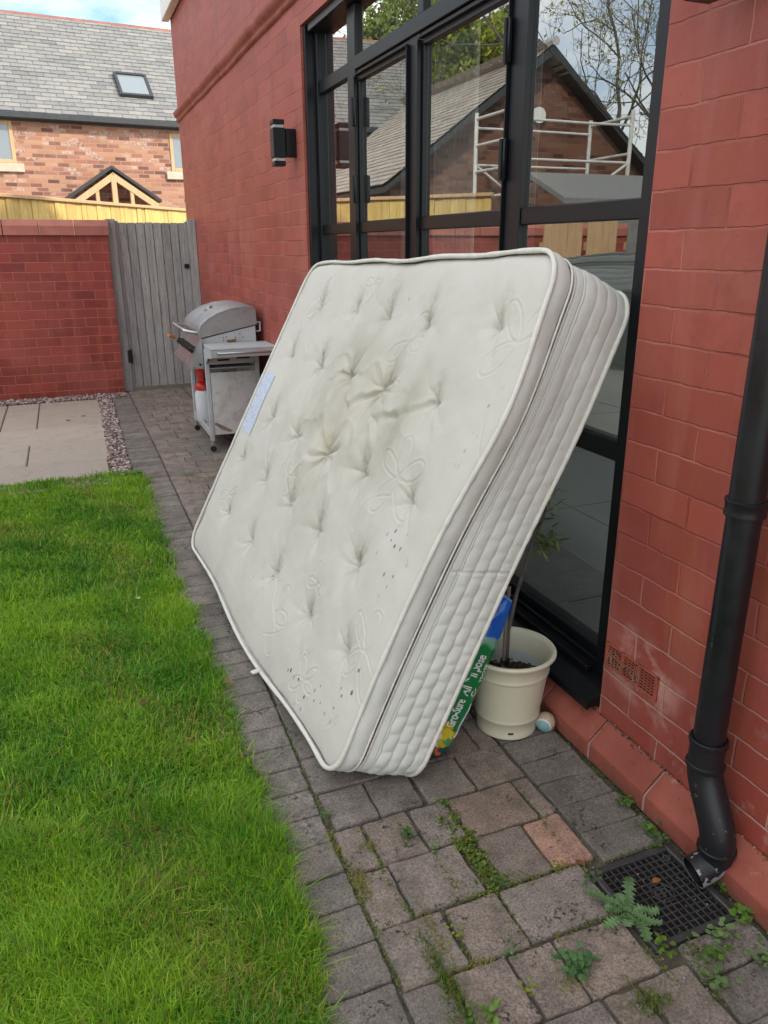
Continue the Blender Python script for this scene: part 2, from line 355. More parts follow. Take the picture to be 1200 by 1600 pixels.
def tag(o, label=None, cat=None, group=None, kind=None):
    if label: o['label'] = label
    if cat: o['category'] = cat
    if group: o['group'] = group
    if kind: o['kind'] = kind
    return o
def thing(name, label, cat, loc=(0, 0, 0), rz=0, group=None):
    o = bpy.data.objects.new(name, None); COL.objects.link(o); o.location = loc; o.rotation_euler = (0, 0, rz); o.empty_display_size = .1
    tag(o, label, cat, group); bpy.context.view_layer.update(); return o
def keep(o, par):
    """parent keeping world coordinates"""
    o.parent = par; o.matrix_parent_inverse = par.matrix_world.inverted(); return o
def fbm(x, y, z=0.0, s=1.0):
    return mnoise.fractal(Vector((x * s, y * s, z * s)), 1.0, 2.0, 4)
# ------------------------------------------------------------------ setting: ground
g = MB().add([(-60, -40, -.03), (60, -40, -.03), (60, 120, -.03), (-60, 120, -.03)], [(0, 1, 2, 3)]).build('ground', M_ground); tag(g, kind='structure')
JX = [(-2, .40), (.3, .40), (.95, .424), (1.1, .432), (1.4, .434), (1.7, .441), (2.0, .450), (2.5, .457), (4.0, .458), (5.5, .465), (8.05, .462)]
LX = [(-2, .29), (.3, .28), (1.0, .300), (1.25, .316), (1.7, .325), (2.4, .325), (3.1, .305), (4.0, .325), (4.8, .335), (5.2, .335)]
def itp(T, y): return float(np.interp(y, [t[0] for t in T], [t[1] for t in T]))
# soil bed under the pavers
g = MB().add([(.1, -1.5, -.012), (1.3, -1.5, -.012), (1.3, 8.4, -.012), (.1, 8.4, -.012)], [(0, 1, 2, 3)]).build('paving_bed', M_soil); tag(g, kind='structure')
# pavers
pv = MB()
PT = [(.30, .275, .258), (.32, .285, .262), (.285, .27, .258), (.27, .258, .25), (.33, .29, .26), (.295, .265, .245)]
PG = [(.25, .245, .236), (.23, .225, .22), (.27, .26, .25)]
def block(poly, tone, z=None):
    """a worn paver from 4 plan corners, slightly tilted with rounded arrises"""
    c = np.array(poly, float); ctr = c.mean(0); n = 5
    dz = RNG.uniform(-.0025, .002); tilt = RNG.uniform(-.012, .012, 2)
    ring = []
    for i in range(4):
        p0, p1, p2 = c[i - 1], c[i], c[(i + 1) % 4]; r = RNG.uniform(.004, .009)
        a = p1 + (p0 - p1) / np.linalg.norm(p0 - p1) * r; b = p1 + (p2 - p1) / np.linalg.norm(p2 - p1) * r
        ring += [a, (a + b + 2 * p1) / 4, b]
        L_ = np.linalg.norm(p2 - p1); nrm = np.array([(p2 - p1)[1], -(p2 - p1)[0]]) / L_
        for t in (.3, .5, .7): ring.append(p1 + (p2 - p1) * t + nrm * RNG.uniform(-.0028, .0012))
    ring = np.array(ring); m = len(ring); V = []
    for off, zz in ((0, -.03), (0, -.006), (.0015, -.002), (.004, 0)):
        d = ring - ctr; Ln = np.linalg.norm(d, axis=1, keepdims=True); q = ring - d / Ln * off
        for p in q: V.append((p[0], p[1], zz + dz + (p - ctr) @ tilt if zz > -.02 else zz))
    F = [(i * m + k, i * m + (k + 1) % m, (i + 1) * m + (k + 1) % m, (i + 1) * m + k) for i in range(3) for k in range(m)]
    F.append(tuple(3 * m + k for k in range(m)))
    k = RNG.uniform(1.05, 1.38); pv.add(V, F, (tone[0] * k * 1.04, tone[1] * k, tone[2] * k * .95))
G = .0015
def rect(x0, x1, y0, y1, tone):
    j = lambda: RNG.uniform(-.003, .003)
    block([(x0 + G / 2 + j(), y0 + G / 2 + j()), (x1 - G / 2 + j(), y0 + G / 2 + j()), (x1 - G / 2 + j(), y1 - G / 2 + j()), (x0 + G / 2 + j(), y1 - G / 2 + j())], tone)
def pick(T): return T[RNG.integers(len(T))]
y = -1.2
while y < 8.0:           # soldier course against the lawn
    w = RNG.uniform(.098, .104); xa, xb = itp(JX, y) - .20, itp(JX, y + w) - .20
    block([(xa, y + .0015), (xa + .198, y + .0015), (xb + .198, y + w - .0015), (xb, y + w - .0015)], pick(PG + PT[2:4])); y += w
y = -1.2
edge = [1.60, 1.508, 1.414, 1.318, 1.221, 1.125]
while y < .84: rect(1.0 - .01, 1.178, y, min(y + .1, .885) if y + .13 < .885 else .885, pick(PG)); y += .1
for a, b in zip(edge[1:], edge[:-1]): rect(1.0, 1.178, a, b, pick(PG))
y = 1.60
while y < 8.0: rect(1.0, 1.178, y, y + .096, pick(PG)); y += .096
near_rows = [  # y0, y1, x cuts
    (1.455, 1.605, [.70, .845, .995]), (1.305, 1.455, [.452, .515, .64, .745, .94, .992]), (1.145, 1.305, [.446, .525, .705, .75, .88, .99]),
    (.995, 1.145, [.442, .585, .72, .94]), (.845, .995, [.438, .53, .658, .76, .94]), (.69, .845, [.43, .62, .78, .86, .985]), (.535, .69, [.425, .56, .76, .985]), (.38, .535, [.42, .62, .72, .985])]
for y0, y1, xs in near_rows:
    if xs[0] < .5: xs = [itp(JX, (y0 + y1) / 2) + .003] + xs[1:]
    for a, b in zip(xs[:-1], xs[1:]):
        if y0 == 1.145 and a == .705: continue
        t = pick(PT)
        if abs(a - .88) < .01 and y0 == 1.145: t = (.42, .32, .26)
        if a == .745: t = (.37, .30, .26)
        if y0 == .845 and b == .94: b = .935
        rect(a + .0025, b - .0025, y0 + .002, y1 - .002, t)
rect(.45, .57, 1.458, 1.6, pick(PT)); rect(.575, .695, 1.458, 1.6, pick(PT))
y = 1.605
while y < 8.0:
    h = .145 if RNG.random() < .85 else .10; x = itp(JX, y) + .004
    while x < .992:
        w = RNG.choice([.10, .145, .19]); 
        if x + w > .94: w = .992 - x
        rect(x, x + w, y, y + h, pick(PT)); x += w
    y += h
o = pv.build('paving', M_paver); tag(o, kind='structure')
# lawn sheet and grass
ys = np.linspace(-2, 4.9, 60); V = []
for yy in ys: V += [(-3.6, yy, -.004), (itp(LX, yy) - .02, yy, -.004)]
mesh_np('lawn', V, [(2 * i, 2 * i + 1, 2 * i + 3, 2 * i + 2) for i in range(59)], M_turf); tag(bpy.data.objects['lawn'], kind='structure')
def blades(n, xr, yr, hr, wr, keepf=None, lean=.8, seed=1):
    g = np.random.default_rng(seed); x = g.uniform(*xr, n); y = g.uniform(*yr, n)
    if keepf is not None: k = keepf(x, y, g); x, y = x[k], y[k]; n = len(x)
    return x, y, n, g
def blade_mesh(x, y, g, h, w, lean, base, name, z0=-.004, mat=None, spread=None):
    n = len(x); a = g.uniform(0, 2 * np.pi, n); ln = np.abs(g.normal(0, lean, n)) * h
    if spread is not None: a = spread
    dx, dy = np.cos(a), np.sin(a); ph = a + np.pi / 2 + g.uniform(-.6, .6, n); wx, wy = np.cos(ph) * w / 2, np.sin(ph) * w / 2
    P = np.zeros((n, 7, 3)); 
    for i, (t, ww) in enumerate(((0, 1), (.4, .9), (.75, .6))):
        cx, cy, cz = x + dx * ln * t ** 1.8, y + dy * ln * t ** 1.8, z0 + h * t * (1 - .28 * t * np.minimum(ln / h, 1.6))
        P[:, 2 * i] = np.stack([cx - wx * ww, cy - wy * ww, cz], 1); P[:, 2 * i + 1] = np.stack([cx + wx * ww, cy + wy * ww, cz], 1)
    P[:, 6] = np.stack([x + dx * ln, y + dy * ln, z0 + h * (1 - .28 * np.minimum(ln / h, 1.6))], 1)
    b = (np.arange(n) * 7)[:, None]
    F = np.concatenate([b + np.array([[0, 1, 3]]), b + np.array([[0, 3, 2]]), b + np.array([[2, 3, 5]]), b + np.array([[2, 5, 4]]), b + np.array([[4, 5, 6]])], 0)
    T = np.concatenate([base] * 5, 0)
    return mesh_np(name, P.reshape(-1, 3), F, mat or M_grass, tone=T)
LYs = np.array([t[0] for t in LX]); LXs = np.array([t[1] for t in LX])
def gtone(x, y, g):
    n = len(x); f = np.zeros(n); 
    pn = np.sin(x * 5.1 + 1.3 * np.sin(y * 3.3)) * np.sin(y * 4.3 + 1.7 * np.sin(x * 4.1)) + .6 * np.sin(x * 13 + y * 9) * np.sin(y * 15 - x * 7)
    k = np.clip(.5 + .35 * pn + g.normal(0, .28, n), 0, 1)[:, None]
    c = (1 - k) * np.array([.055, .24, .010]) + k * np.array([.32, .53, .025])
    sp_ = np.sin(x * 3.7 + 2.1 * np.sin(y * 2.9 + 1)) * np.sin(y * 3.1 + 1.9 * np.sin(x * 5.3)) + .5 * np.sin(x * 17 + 3 * np.sin(y * 11)) * np.sin(y * 19); y2 = (g.random(n) < .04 + .30 * np.clip(sp_ - .25, 0, 1))[:, None]; c = np.where(y2, np.where(g.random((n, 1)) < .6, np.array([.40, .42, .07]), np.array([.34, .25, .10])), c)
    return c * g.uniform(.75, 1.25, (n, 1))
def lawn_keep(x, y, g):
    pat = np.sin(x * 7 + 2 * np.sin(y * 5)) * np.sin(y * 8 + x * 3)
    return (x < np.interp(y, LYs, LXs) - .014 + g.normal(0, .013, len(x)) + .010 * np.sin(y * 23) + .006 * np.sin(y * 61)) & (g.random(len(x)) < .8 + .2 * pat)
X = []; Y = []; H = []; Wd = []
for (n, yr, hm, wm, sd_) in ((170000, (.25, 1.7), .040, .0026, 1), (100000, (1.7, 3.1), .034, .0034, 2), (60000, (3.1, 4.92), .034, .0046, 3)):
    xlo = -.55 if sd_ == 1 else (-.9 if sd_ == 2 else -1.0)
    x, y, k, g = blades(n, (xlo, .36), yr, 0, 0, lawn_keep, seed=sd_)
    cl = 1 + .35 * np.sin(x * 11 + 2 * np.sin(y * 7)) * np.sin(y * 13 + x * 5)
    X.append(x); Y.append(y); H.append(np.clip(g.normal(hm, .009, k) * cl, .01, .08)); Wd.append(g.uniform(.7, 1.25, k) * wm)
g = np.random.default_rng(5); X = np.concatenate(X); Y = np.concatenate(Y); H = np.concatenate(H); Wd = np.concatenate(Wd)
o = blade_mesh(X, Y, g, H, Wd, .85, gtone(X, Y, g), 'grass'); tag(o, kind='stuff')
# lawn outside the photograph's frame, thinner, so that a side view and the glass still find grass
g = np.random.default_rng(9); x = g.uniform(-3.5, -.6, 60000); y = g.uniform(-1.5, 4.9, 60000)
o = blade_mesh(x, y, g, g.normal(.032, .008, 60000).clip(.01), np.full(60000, .006), .8, gtone(x, y, g), 'grass_beyond'); tag(o, kind='stuff')
# patio slabs
pt = MB()
ST = [(.36, .31, .255), (.40, .34, .27), (.35, .315, .27), (.38, .33, .275)]
def slab(x0, x1, y0, y1):
    k = RNG.uniform(.92, 1.08); pt.box(x0 + .004, x1 - .004, y0 + .004, y1 - .004, -.03, .004 + RNG.uniform(-.002, .002), .006, tuple(v * k for v in pick(ST)))
rows = [(7.63, 6.5, [-3.6, -2.6, -1.5, -.60, -.335, .20]), (6.5, 5.95, [-3.6, -2.7, -1.8, -1.0, .17]), (5.95, 5.34, [-3.6, -2.4, -1.3, -.37, .15]), (5.34, 4.72, [-3.6, -2.6, -1.7, -.75, .13])]
for y1, y0, xs in rows:
    for a, b in zip(xs[:-1], xs[1:]): slab(a, b, y0, y1)
o = pt.build('patio', M_slab); tag(o, kind='structure')
g = MB().add([(-3.6, 4.7, -.008), (.26, 4.7, -.008), (.26, 7.9, -.008), (-3.6, 7.9, -.008)], [(0, 1, 2, 3)]).build('gravel_bed', M_soil); tag(g, kind='structure')
# gravel stones
ico = np.array([(0, 0, 1), (.894, 0, .447), (.276, .851, .447), (-.724, .526, .447), (-.724, -.526, .447), (.276, -.851, .447), (.724, .526, -.447), (-.276, .851, -.447), (-.894, 0, -.447), (-.276, -.851, -.447), (.724, -.526, -.447), (0, 0, -1)])
icf = np.array([(0, 1, 2), (0, 2, 3), (0, 3, 4), (0, 4, 5), (0, 5, 1), (1, 6, 2), (2, 6, 7), (2, 7, 3), (3, 7, 8), (3, 8, 4), (4, 8, 9), (4, 9, 5), (5, 9, 10), (5, 10, 1), (1, 10, 6), (6, 11, 7), (7, 11, 8), (8, 11, 9), (9, 11, 10), (10, 11, 6)])
def stones(n, pos, size, tones, name, mat, g, z=0, flat=.6):
    P = ico[None] * g.uniform(.6, 1.3, (n, 12, 1)) * (g.uniform(.7, 1.3, (n, 1, 3)) * size[:, None, None])
    P[:, :, 2] *= flat; a = g.uniform(0, 6.28, n); c, s_ = np.cos(a)[:, None], np.sin(a)[:, None]
    X_ = P[:, :, 0] * c - P[:, :, 1] * s_ + pos[:, None, 0]; Y_ = P[:, :, 0] * s_ + P[:, :, 1] * c + pos[:, None, 1]; Z_ = P[:, :, 2] + pos[:, None, 2]
    V = np.stack([X_, Y_, Z_], 2).reshape(-1, 3); F = (icf[None] + (np.arange(n) * 12)[:, None, None]).reshape(-1, 3)
    return mesh_np(name, V, F, mat, tone=np.repeat(tones, 20, 0))
g = np.random.default_rng(11); n = 5200
x = np.where(g.random(n) < .38, g.uniform(.15, .27, n), g.uniform(-2.0, .40, n)); yy = np.where(x > .15, g.uniform(4.85, 7.85, n), 0)
strip = g.random(n) < .42
y = np.where(strip, g.uniform(4.88, 7.85, n), g.uniform(7.66, 7.87, n)); x = np.where(strip, g.uniform(0, 1, n) * (.12 - .02 * 0) + .135 + .012 * (y - 4.9), g.uniform(-2.0, .43, n))
pal = np.array([(.36, .27, .24), (.22, .15, .13), (.50, .44, .40), (.13, .10, .10), (.42, .33, .28), (.30, .16, .13), (.55, .52, .5)])
o = stones(n, np.stack([x, y, g.uniform(-.004, .014, n)], 1), g.uniform(.007, .016, n), pal[g.integers(0, 7, n)] * g.uniform(.8, 1.1, (n, 1)), 'gravel', M_stone, g); tag(o, kind='stuff')
# crumbs, grit and moss in the joints
g = np.random.default_rng(12); n = 1500; x = g.uniform(.26, 1.17, n); y = g.uniform(.4, 3.2, n) ** 1.0
o = stones(n, np.stack([x, y, np.full(n, .001)], 1), g.uniform(.0008, .003, n), pal[g.integers(0, 5, n)] * .6, 'grit', M_stone, g); tag(o, kind='stuff')
# ------------------------------------------------------------------ painted brick house
house = thing('brick_house', 'red painted brick house wall with black framed glass doors filling the right of the view', 'house', (1.25, 3, 0))
w = MB(); X0, X1 = 1.25, 1.55
w.box(X0, X1, 4.22, 8.5, 0, 3.42); w.box(X0, X1, -2.2, 1.50, 0, 3.42); w.box(X0, X1, 1.50, 4.22, 2.385, 3.42); w.box(X0, X1, 1.50, 4.22, 0, .118)
keep(w.build('wall', M_wall), house)
keep(MB().box(1.552, 6, 8.2, 8.495, 0, 3.42).build('end_wall', M_wall), house)
keep(MB().box(1.22, 6.0, -3.0, 8.52, 3.80, 3.86).build('roof', M_slate), house)  # out of view; raised, with fascia and soffit, to block sun from the yard
keep(MB().box(1.17, 1.24, -3.0, 8.53, 3.36, 3.795, .004).build('fascia', M_white), house)
keep(MB().box(1.241, 1.56, -3.0, 8.52, 3.421, 3.795).build('soffit', M_lead), house)
sc_ = MB()
prof = [(1.251, 2.50), (1.236, 2.505), (1.228, 2.52), (1.236, 2.538), (1.222, 2.545), (1.208, 2.565), (1.206, 2.59), (1.222, 2.605), (1.251, 2.612)]
seg = 30; ys_ = np.linspace(-3, 8.515, 140); V = []
for yy in ys_:
    for (px_, pz_) in prof: V.append((px_ + .004 * fbm(yy, pz_ * 3, 1, 3), yy, pz_ + .005 * fbm(yy, 0, 5, 2.5)))
m_ = len(prof); F = [(i * m_ + k, i * m_ + k + 1, (i + 1) * m_ + k + 1, (i + 1) * m_ + k) for i in range(len(ys_) - 1) for k in range(m_ - 1)]
F.append(tuple((len(ys_) - 1) * m_ + k for k in range(m_)))
k_ = mesh_np('string_course', V, F, M_plinth, smooth=True); keep(k_, house)
# plinth of splay bricks
pl = MB(); mo = MB(); y = 8.46
mo.prism([(1.19, 0), (1.249, 0), (1.249, .097), (1.247, .1), (1.191, .046), (1.19, .04)], 1, -2.9, 8.5)
y = 1.455 - .2285 * 19
while y < 8.45:
    a, b = y + .004, min(y + .2285 - .004, 8.5); d = RNG.uniform(-.0015, .0015); k = RNG.uniform(.86, 1.12); t = tuple(np.array((.5, .5, .5)) * k)
    P_ = [(1.186 + d, .052), (1.189 + d, .046), (1.2495, .103 + d), (1.2495, .109), (1.244, .110 + d), (1.192 + d, .060), (1.186 + d, .055)]
    pl.prism([(1.186 + d, .0), (1.2492, .0), (1.2492, .106 + d), (1.243, .108 + d), (1.191 + d, .058), (1.186 + d, .052)], 1, a, b, t)
    y += .2285
gq = np.random.default_rng(77); nq = 700; yq = gq.uniform(.6, 2.2, nq); pm = .5 + .5 * np.sin(yq * 17) * np.sin(yq * 7 + 1); kq = gq.random(nq) < pm; yq = yq[kq]; nq = len(yq)
dq = stones(nq, np.stack([1.247 - np.abs(gq.normal(0, .005, nq)), yq, .108 + gq.uniform(-.004, .004, nq)], 1), gq.uniform(.0012, .0045, nq), np.array([(.12, .08, .05), (.22, .16, .12), (.06, .05, .035), (.32, .26, .22)])[gq.integers(0, 4, nq)], 'plinth_debris', M_stone, gq); keep(dq, house); dq['kind'] = 'stuff'
keep(mo.build('plinth_mortar', M_mortar), house); o = keep(pl.build('plinth', M_plinth), house)
bv = o.modifiers.new('bevel', 'BEVEL'); bv.width = .004; bv.segments = 2; bv.limit_method = 'ANGLE'
# air brick
ab = MB(); y0, y1, z0, z1 = 1.288, 1.494, .268, .336
xo = 1.244
for i in range(4):
    yy = y0 + (y1 - y0 - .012) * i / 3; ab.box(xo, 1.2498, yy, yy + .012, z0, z1, .001)
for zz in (z0, z1 - .006): ab.box(xo + .0005, 1.2497, y0, y1, zz, zz + .006, .001)
for i in range(3):
    ya = y0 + .012 + (y1 - y0 - .012) * i / 3; yb = ya + (y1 - y0 - .012) / 3 - .012
    for j in range(1, 7): zz = z0 + .006 + j * .0082; ab.box(xo + .0015, 1.2495, ya, yb, zz - .0012, zz + .0012)
    for j in range(1, 4): yy = ya + (yb - ya) * j / 4; ab.box(xo + .002, 1.2494, yy - .0008, yy + .0008, z0 + .006, z1 - .006)
A = keep(ab.build('air_brick', simple('terracotta', (.33, .08, .045), .75, .2, 20, .2)), house)
keep(MB().box(1.2488, 1.2499, y0 + .004, y1 - .004, z0 + .003, z1 - .003).build('air_brick_shade', M_holeshade), house)  # dark plate on the solid wall paints the shade behind the slats
db = MB(); g = np.random.default_rng(3)
for i in range(26):
    c = Vector((1.2435, g.uniform(1.36, 1.48), g.uniform(.272, .315))); a = g.uniform(0, 3.14); d = Vector((0, math.cos(a), math.sin(a))) * g.uniform(.01, .025)
    db.tube([c - d, c + Vector((-.002, 0, .003)), c + d], .0006, 4, tone=(.5, .42, .34))
keep(db.build('cobweb_debris', simple('dry_straw', (.30, .22, .16), .9)), house)
# room seen through the glass
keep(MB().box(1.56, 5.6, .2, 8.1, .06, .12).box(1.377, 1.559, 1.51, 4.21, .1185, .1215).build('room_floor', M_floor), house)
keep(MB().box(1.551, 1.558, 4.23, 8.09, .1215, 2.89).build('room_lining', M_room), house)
rw = MB().box(5.5, 5.6, 6.2, 8.1, .121, 3.0).box(1.56, 5.599, 8.101, 8.19, .121, 3.0).box(1.56, 5.499, .21, 8.09, 2.9, 3.0)  # far side and near end left open to let daylight onto the floor
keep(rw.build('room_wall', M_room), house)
jl = MB()
for yy in (1.2, 2.1, 3.0, 3.9, 4.8): jl.box(1.57, 5.4, yy, yy + .006, .1205, .1225)
for xx in (2.2, 3.1, 4.0): jl.box(xx, xx + .006, .25, 8.0, .1205, .1222)
keep(jl.build('room_floor_joints', M_dark), house)
cu = MB()
for yy in np.arange(3.25, 4.05, .05): cu.box(1.72, 1.75 + .01 * math.sin(yy * 90), yy, yy + .047, .13, 2.5, .008)
keep(cu.build('curtain', M_curtain), house)
# glazed doors
fr = MB(); XF = 1.318; XB = 1.375
def bar(y0, y1, z0, z1, xf=XF, xb=XB, ch=.003): fr.box(xf, xb, y0, y1, z0, z1, ch)
ZB, ZT = .165, 2.384
bar(4.185, 4.2195, .12, ZT, 1.262); bar(4.150, 4.1845, .12, ZT, 1.31); bar(1.5005, 1.600, .12, ZT, 1.300)                     # jambs
bar(1.601, 4.149, 2.345, ZT, 1.268)                                                  # head
bar(1.601, 4.149, .12, .205, 1.31)                                                    # bottom
bar(3.612, 3.715, .206, 2.344, 1.316); bar(2.925, 3.018, .206, 2.085, 1.320); bar(2.175, 2.264, .206, 2.344, 1.318); bar(2.90, 2.95, 2.142, 2.344, 1.320)
bar(2.265, 3.611, 2.086, 2.141, 1.312); bar(3.716, 4.149, 2.075, 2.135, 1.318); bar(1.601, 2.174, 2.075, 2.135, 1.318)
for a, b in ((3.716, 4.149), (3.019, 3.611), (2.265, 2.924), (1.601, 2.174)):
    bar(a, b, 1.410, 1.459, 1.324); bar(a, b, .797, .852, 1.324); bar(a, b, .2055, .235, 1.324)
for a, b in ((3.019, 3.611), (2.265, 2.924)):
    bar(a + .0005, a + .018, .2355, 2.05, 1.326); bar(b - .022, b - .0005, .2355, 2.05, 1.326); bar(a + .0005, b - .0005, 2.04, 2.0855, 1.322)
    for q in (a + .0005, b - .0055): fr.box(1.306, 1.3255, q, q + .005, .24, 2.06, .001)
    fr.box(1.306, 1.3215, a + .006, b - .006, 2.062, 2.067, .001)
doors = keep(fr.build('patio_door_frame', M_black), house)
gl = [(3.716, 4.149), (3.019, 3.611), (2.265, 2.924), (1.601, 2.174)]
for (a, b) in gl:
    for z0, z1 in ((.236, .796), (.853, 1.409), (1.460, 2.074)):
        o = MB().box(1.336, 1.340, a + .0005, b - .0005, z0, z1).build('pane', M_glass); keep(o, doors)
for (a, b) in ((3.716, 4.149), (2.951, 3.611), (2.265, 2.924), (1.601, 2.174)):
    o = MB().box(1.336, 1.340, a, b, 2.142, 2.344).build('pane', M_glass); keep(o, doors)
for yy in (3.606, 2.266):
    for zz in (1.92, 1.60, .55):
        h = MB().box(1.300, 1.3155, yy - .013, yy + .013, zz - .06, zz + .06, .004).tube([(1.298, yy, zz - .058), (1.298, yy, zz + .058)], .0065, 10)
        keep(h.build('hinge', M_black, smooth=True), doors)
sl_ = MB().prism([(1.309, .119), (1.309, .171), (1.262, .164), (1.212, .146), (1.208, .140), (1.208, .122), (1.214, .122), (1.222, .130), (1.26, .119)], 1, 1.503, 4.2)
sl_.box(1.275, 1.3095, 1.605, 4.145, .172, .192, .003)
keep(sl_.build('door_sill', M_black), doors)
# ------------------------------------------------------------------ wall lights
def wall_light():
    r = thing('wall_light', 'black box up and down wall light left of the glass doors', 'wall light', (1.25, 4.385, 1.87), group='matching wall lights beside the doors')
    x0 = -.125
    b = MB().box(-.128, -.062, -.036, .036, -.072, .072, .003)
    b.build('housing', M_black, r); 
    for s in (1, -1):
        e = MB().box(-.126, -.064, -.034, .034, s * .088, s * .112, .003); e.build('cap', M_black, r)
        q = MB().box(-.121, -.069, -.029, .029, s * .0725, s * .0875, .001); q.build('lens', dull_glass('clear_lens', (.45, .45, .45), .15) if s == 1 else bpy.data.materials['clear_lens'], r)
    MB().box(-.060, -.0005, -.030, .030, -.066, .070, .004).build('wall_plate', M_black, r)
    MB().box(-.0635, -.0605, -.02, .02, -.05, .05).build('bracket', M_black, r)
    return r
def copy_tree(o, parent=None):
    c = o.copy(); COL.objects.link(c); c.parent = parent
    for ch in list(o.children): copy_tree(ch, c)
    return c
L1 = wall_light(); L2 = copy_tree(L1); L2.location = (1.25, 1.285, 1.886); L2['label'] = 'black wall light at the top edge of the view above the drainpipe'
# ------------------------------------------------------------------ downpipe
dp = thing('drainpipe', 'black plastic drainpipe running down the painted wall to a bent shoe over the drain', 'drainpipe', (1.17, 1.06, 0))
r_ = .0345; px0, py0 = 1.190, 1.060
keep(MB().tube([(px0, py0, 3.3), (px0, py0, .875)], r_, 40).build('upper_pipe', M_pipe, smooth=True), dp)
cz = .862
keep(MB().lathe([(r_ - .002, -.016), (r_ + .005, -.016), (r_ + .0055, -.012), (r_ + .0045, -.008), (r_ + .0045, .008), (r_ + .0065, .011), (r_ + .0065, .016), (r_ + .001, .018)], (px0, py0, cz), 48).box(px0 + r_ - .004, 1.249, py0 - .011, py0 + .011, cz - .012, cz + .012, .002).build('pipe_clip', M_pipe, smooth=True), dp)
keep(MB().tube([(px0, py0, .87), (px0, py0, .30)], r_ - .0008, 40).build('lower_pipe', M_pipe, smooth=True), dp)
pth = []; 
for t in np.linspace(0, 1, 18):
    s_ = t * t * (3 - 2 * t); pth.append((px0 - .002 * s_, py0 - .068 * s_, .262 - .165 * t))
keep(MB().tube([(px0, py0, .325)] + [(px0, py0, .29)] + pth + [(px0 - .002, py0 - .068, .062)], r_ + .0035, 40).build('swan_neck', M_worn, smooth=True), dp)
for i_, (cx_, cy_, cz_) in enumerate(((px0, py0, .322), (px0, py0, .262), (px0 - .002, py0 - .068, .085))):
    keep(MB().lathe([(r_ + .003, -.007), (r_ + .007, -.005), (r_ + .0078, 0), (r_ + .007, .005), (r_ + .003, .007)], (cx_, cy_, cz_), 48).build('collar', M_pipe, smooth=True), dp)
sx, sy = px0 - .002, py0 - .068
sh = []
for t in np.linspace(0, 1, 12):
    a = t * R(72); sh.append((sx - .036 * (1 - math.cos(a)), sy + .004 * (1 - math.cos(a)), .072 - .034 * math.sin(a)))
e_ = Vector(sh[-1]); dd = (Vector(sh[-1]) - Vector(sh[-2])).normalized(); sh.append(tuple(e_ + dd * .030))
sb = MB().tube([(sx, sy, .082)] + sh, r_ + .001, 40, caps=False)
keep(MB().tube(sh[::-1][:7], r_ - .0022, 40, caps=False).build('shoe_inside', M_pipe, smooth=True), dp)
en = Vector(sh[-1]); 
o = keep(sb.build('shoe', M_worn, smooth=True), dp)
keep(MB().tube([en - dd * .03, en - dd * .028], r_ - .003, 40).build('shoe_shade', M_holeshade), dp)  # dark disc paints the shade inside the shoe mouth
# ------------------------------------------------------------------ drain grating
dg = thing('drain_grate', 'black square drain grating with a fine mesh set in the pavers under the drainpipe', 'drain', (1.06, .995, 0))
a0, a1, b0, b1 = .950, 1.166, .893, 1.108
keep(MB().box(a0 - .006, a1 + .006, b0 - .006, b1 + .006, -.05, -.0108).build('gully_shade', M_holeshade), dg)  # black slab paints the dark depth under the grating
f_ = MB().box(a0 - .006, a0 + .010, b0 - .006, b1 + .006, -.03, .003, .003).box(a1 - .010, a1 + .006, b0 - .006, b1 + .006, -.03, .003, .003)
f_.box(a0 + .0105, a1 - .0105, b0 - .006, b0 + .010, -.03, .003, .003).box(a0 + .0105, a1 - .0105, b1 - .010, b1 + .006, -.03, .003, .003)
keep(f_.build('frame', M_cast), dg)
gr = MB(); n = 12
for i in range(1, n):
    xx = a0 + .010 + (a1 - a0 - .02) * i / n; gr.box(xx - .0011, xx + .0011, b0 + .0102, b1 - .0102, -.006, -.001, .0005)
    yy = b0 + .010 + (b1 - b0 - .02) * i / n; gr.box(a0 + .0102, a1 - .0102, yy - .0011, yy + .0011, -.0055, -.0005, .0005)
cx, cy = (a0 + a1) / 2, (b0 + b1) / 2
hx = [(cx + .028 * math.cos(k * R(60)), cy + .028 * math.sin(k * R(60)), .0005) for k in range(7)]
gr.tube(hx, .0014, 6)
for q in ([(-.014, -.010), (-.014, .010)], [(-.014, -.010), (-.004, -.010)], [(-.014, 0), (-.006, 0)], [(-.014, .010), (-.004, .010)], [(.002, -.010), (.002, .010)], [(.002, .010), (.012, .006)], [(.012, .006), (.012, -.010)]):
    gr.tube([(cx + q[0][0], cy + q[0][1], .0005), (cx + q[1][0], cy + q[1][1], .0005)], .0013, 6)
for qx, qy in ((a0 + .028, b0 + .03), (a1 - .03, b1 - .03)): gr.lathe([(.010, -.008), (.010, .0012), (.006, .0012), (.006, -.008)], (qx, qy, 0), 16)
keep(gr.build('mesh', M_cast), dg)
# ------------------------------------------------------------------ yard wall and coping
yw = thing('garden_wall', 'red brick garden wall with chamfered coping blocks left of the grey gate', 'wall', (-1, 8, 0))
keep(MB().box(-4.2, .432, 7.9, 8.12, -.02, 1.455).build('brickwork', M_yard), yw)
cp = MB(); x = .452
while x > -4.2:
    d = RNG.uniform(-.002, .002); k = RNG.uniform(.85, 1.15)
    cp.prism([(7.872 + d, 1.456), (8.148, 1.456), (8.148, 1.53), (8.10, 1.588 + d), (7.915, 1.588 + d), (7.872 + d, 1.535)], 0, x - .292, x - .004, tuple(np.array((.5, .5, .5)) * k)); x -= .296
keep(cp.build('coping', M_coping), yw)
lw = thing('side_wall', 'brick boundary wall with orange coping along the far side of the lawn, seen in the glass', 'wall', (-4.1, 3, 0))
keep(MB().box(-4.3, -4.0, -4, 7.895, -.02, 1.30).build('brickwork', M_left), lw)
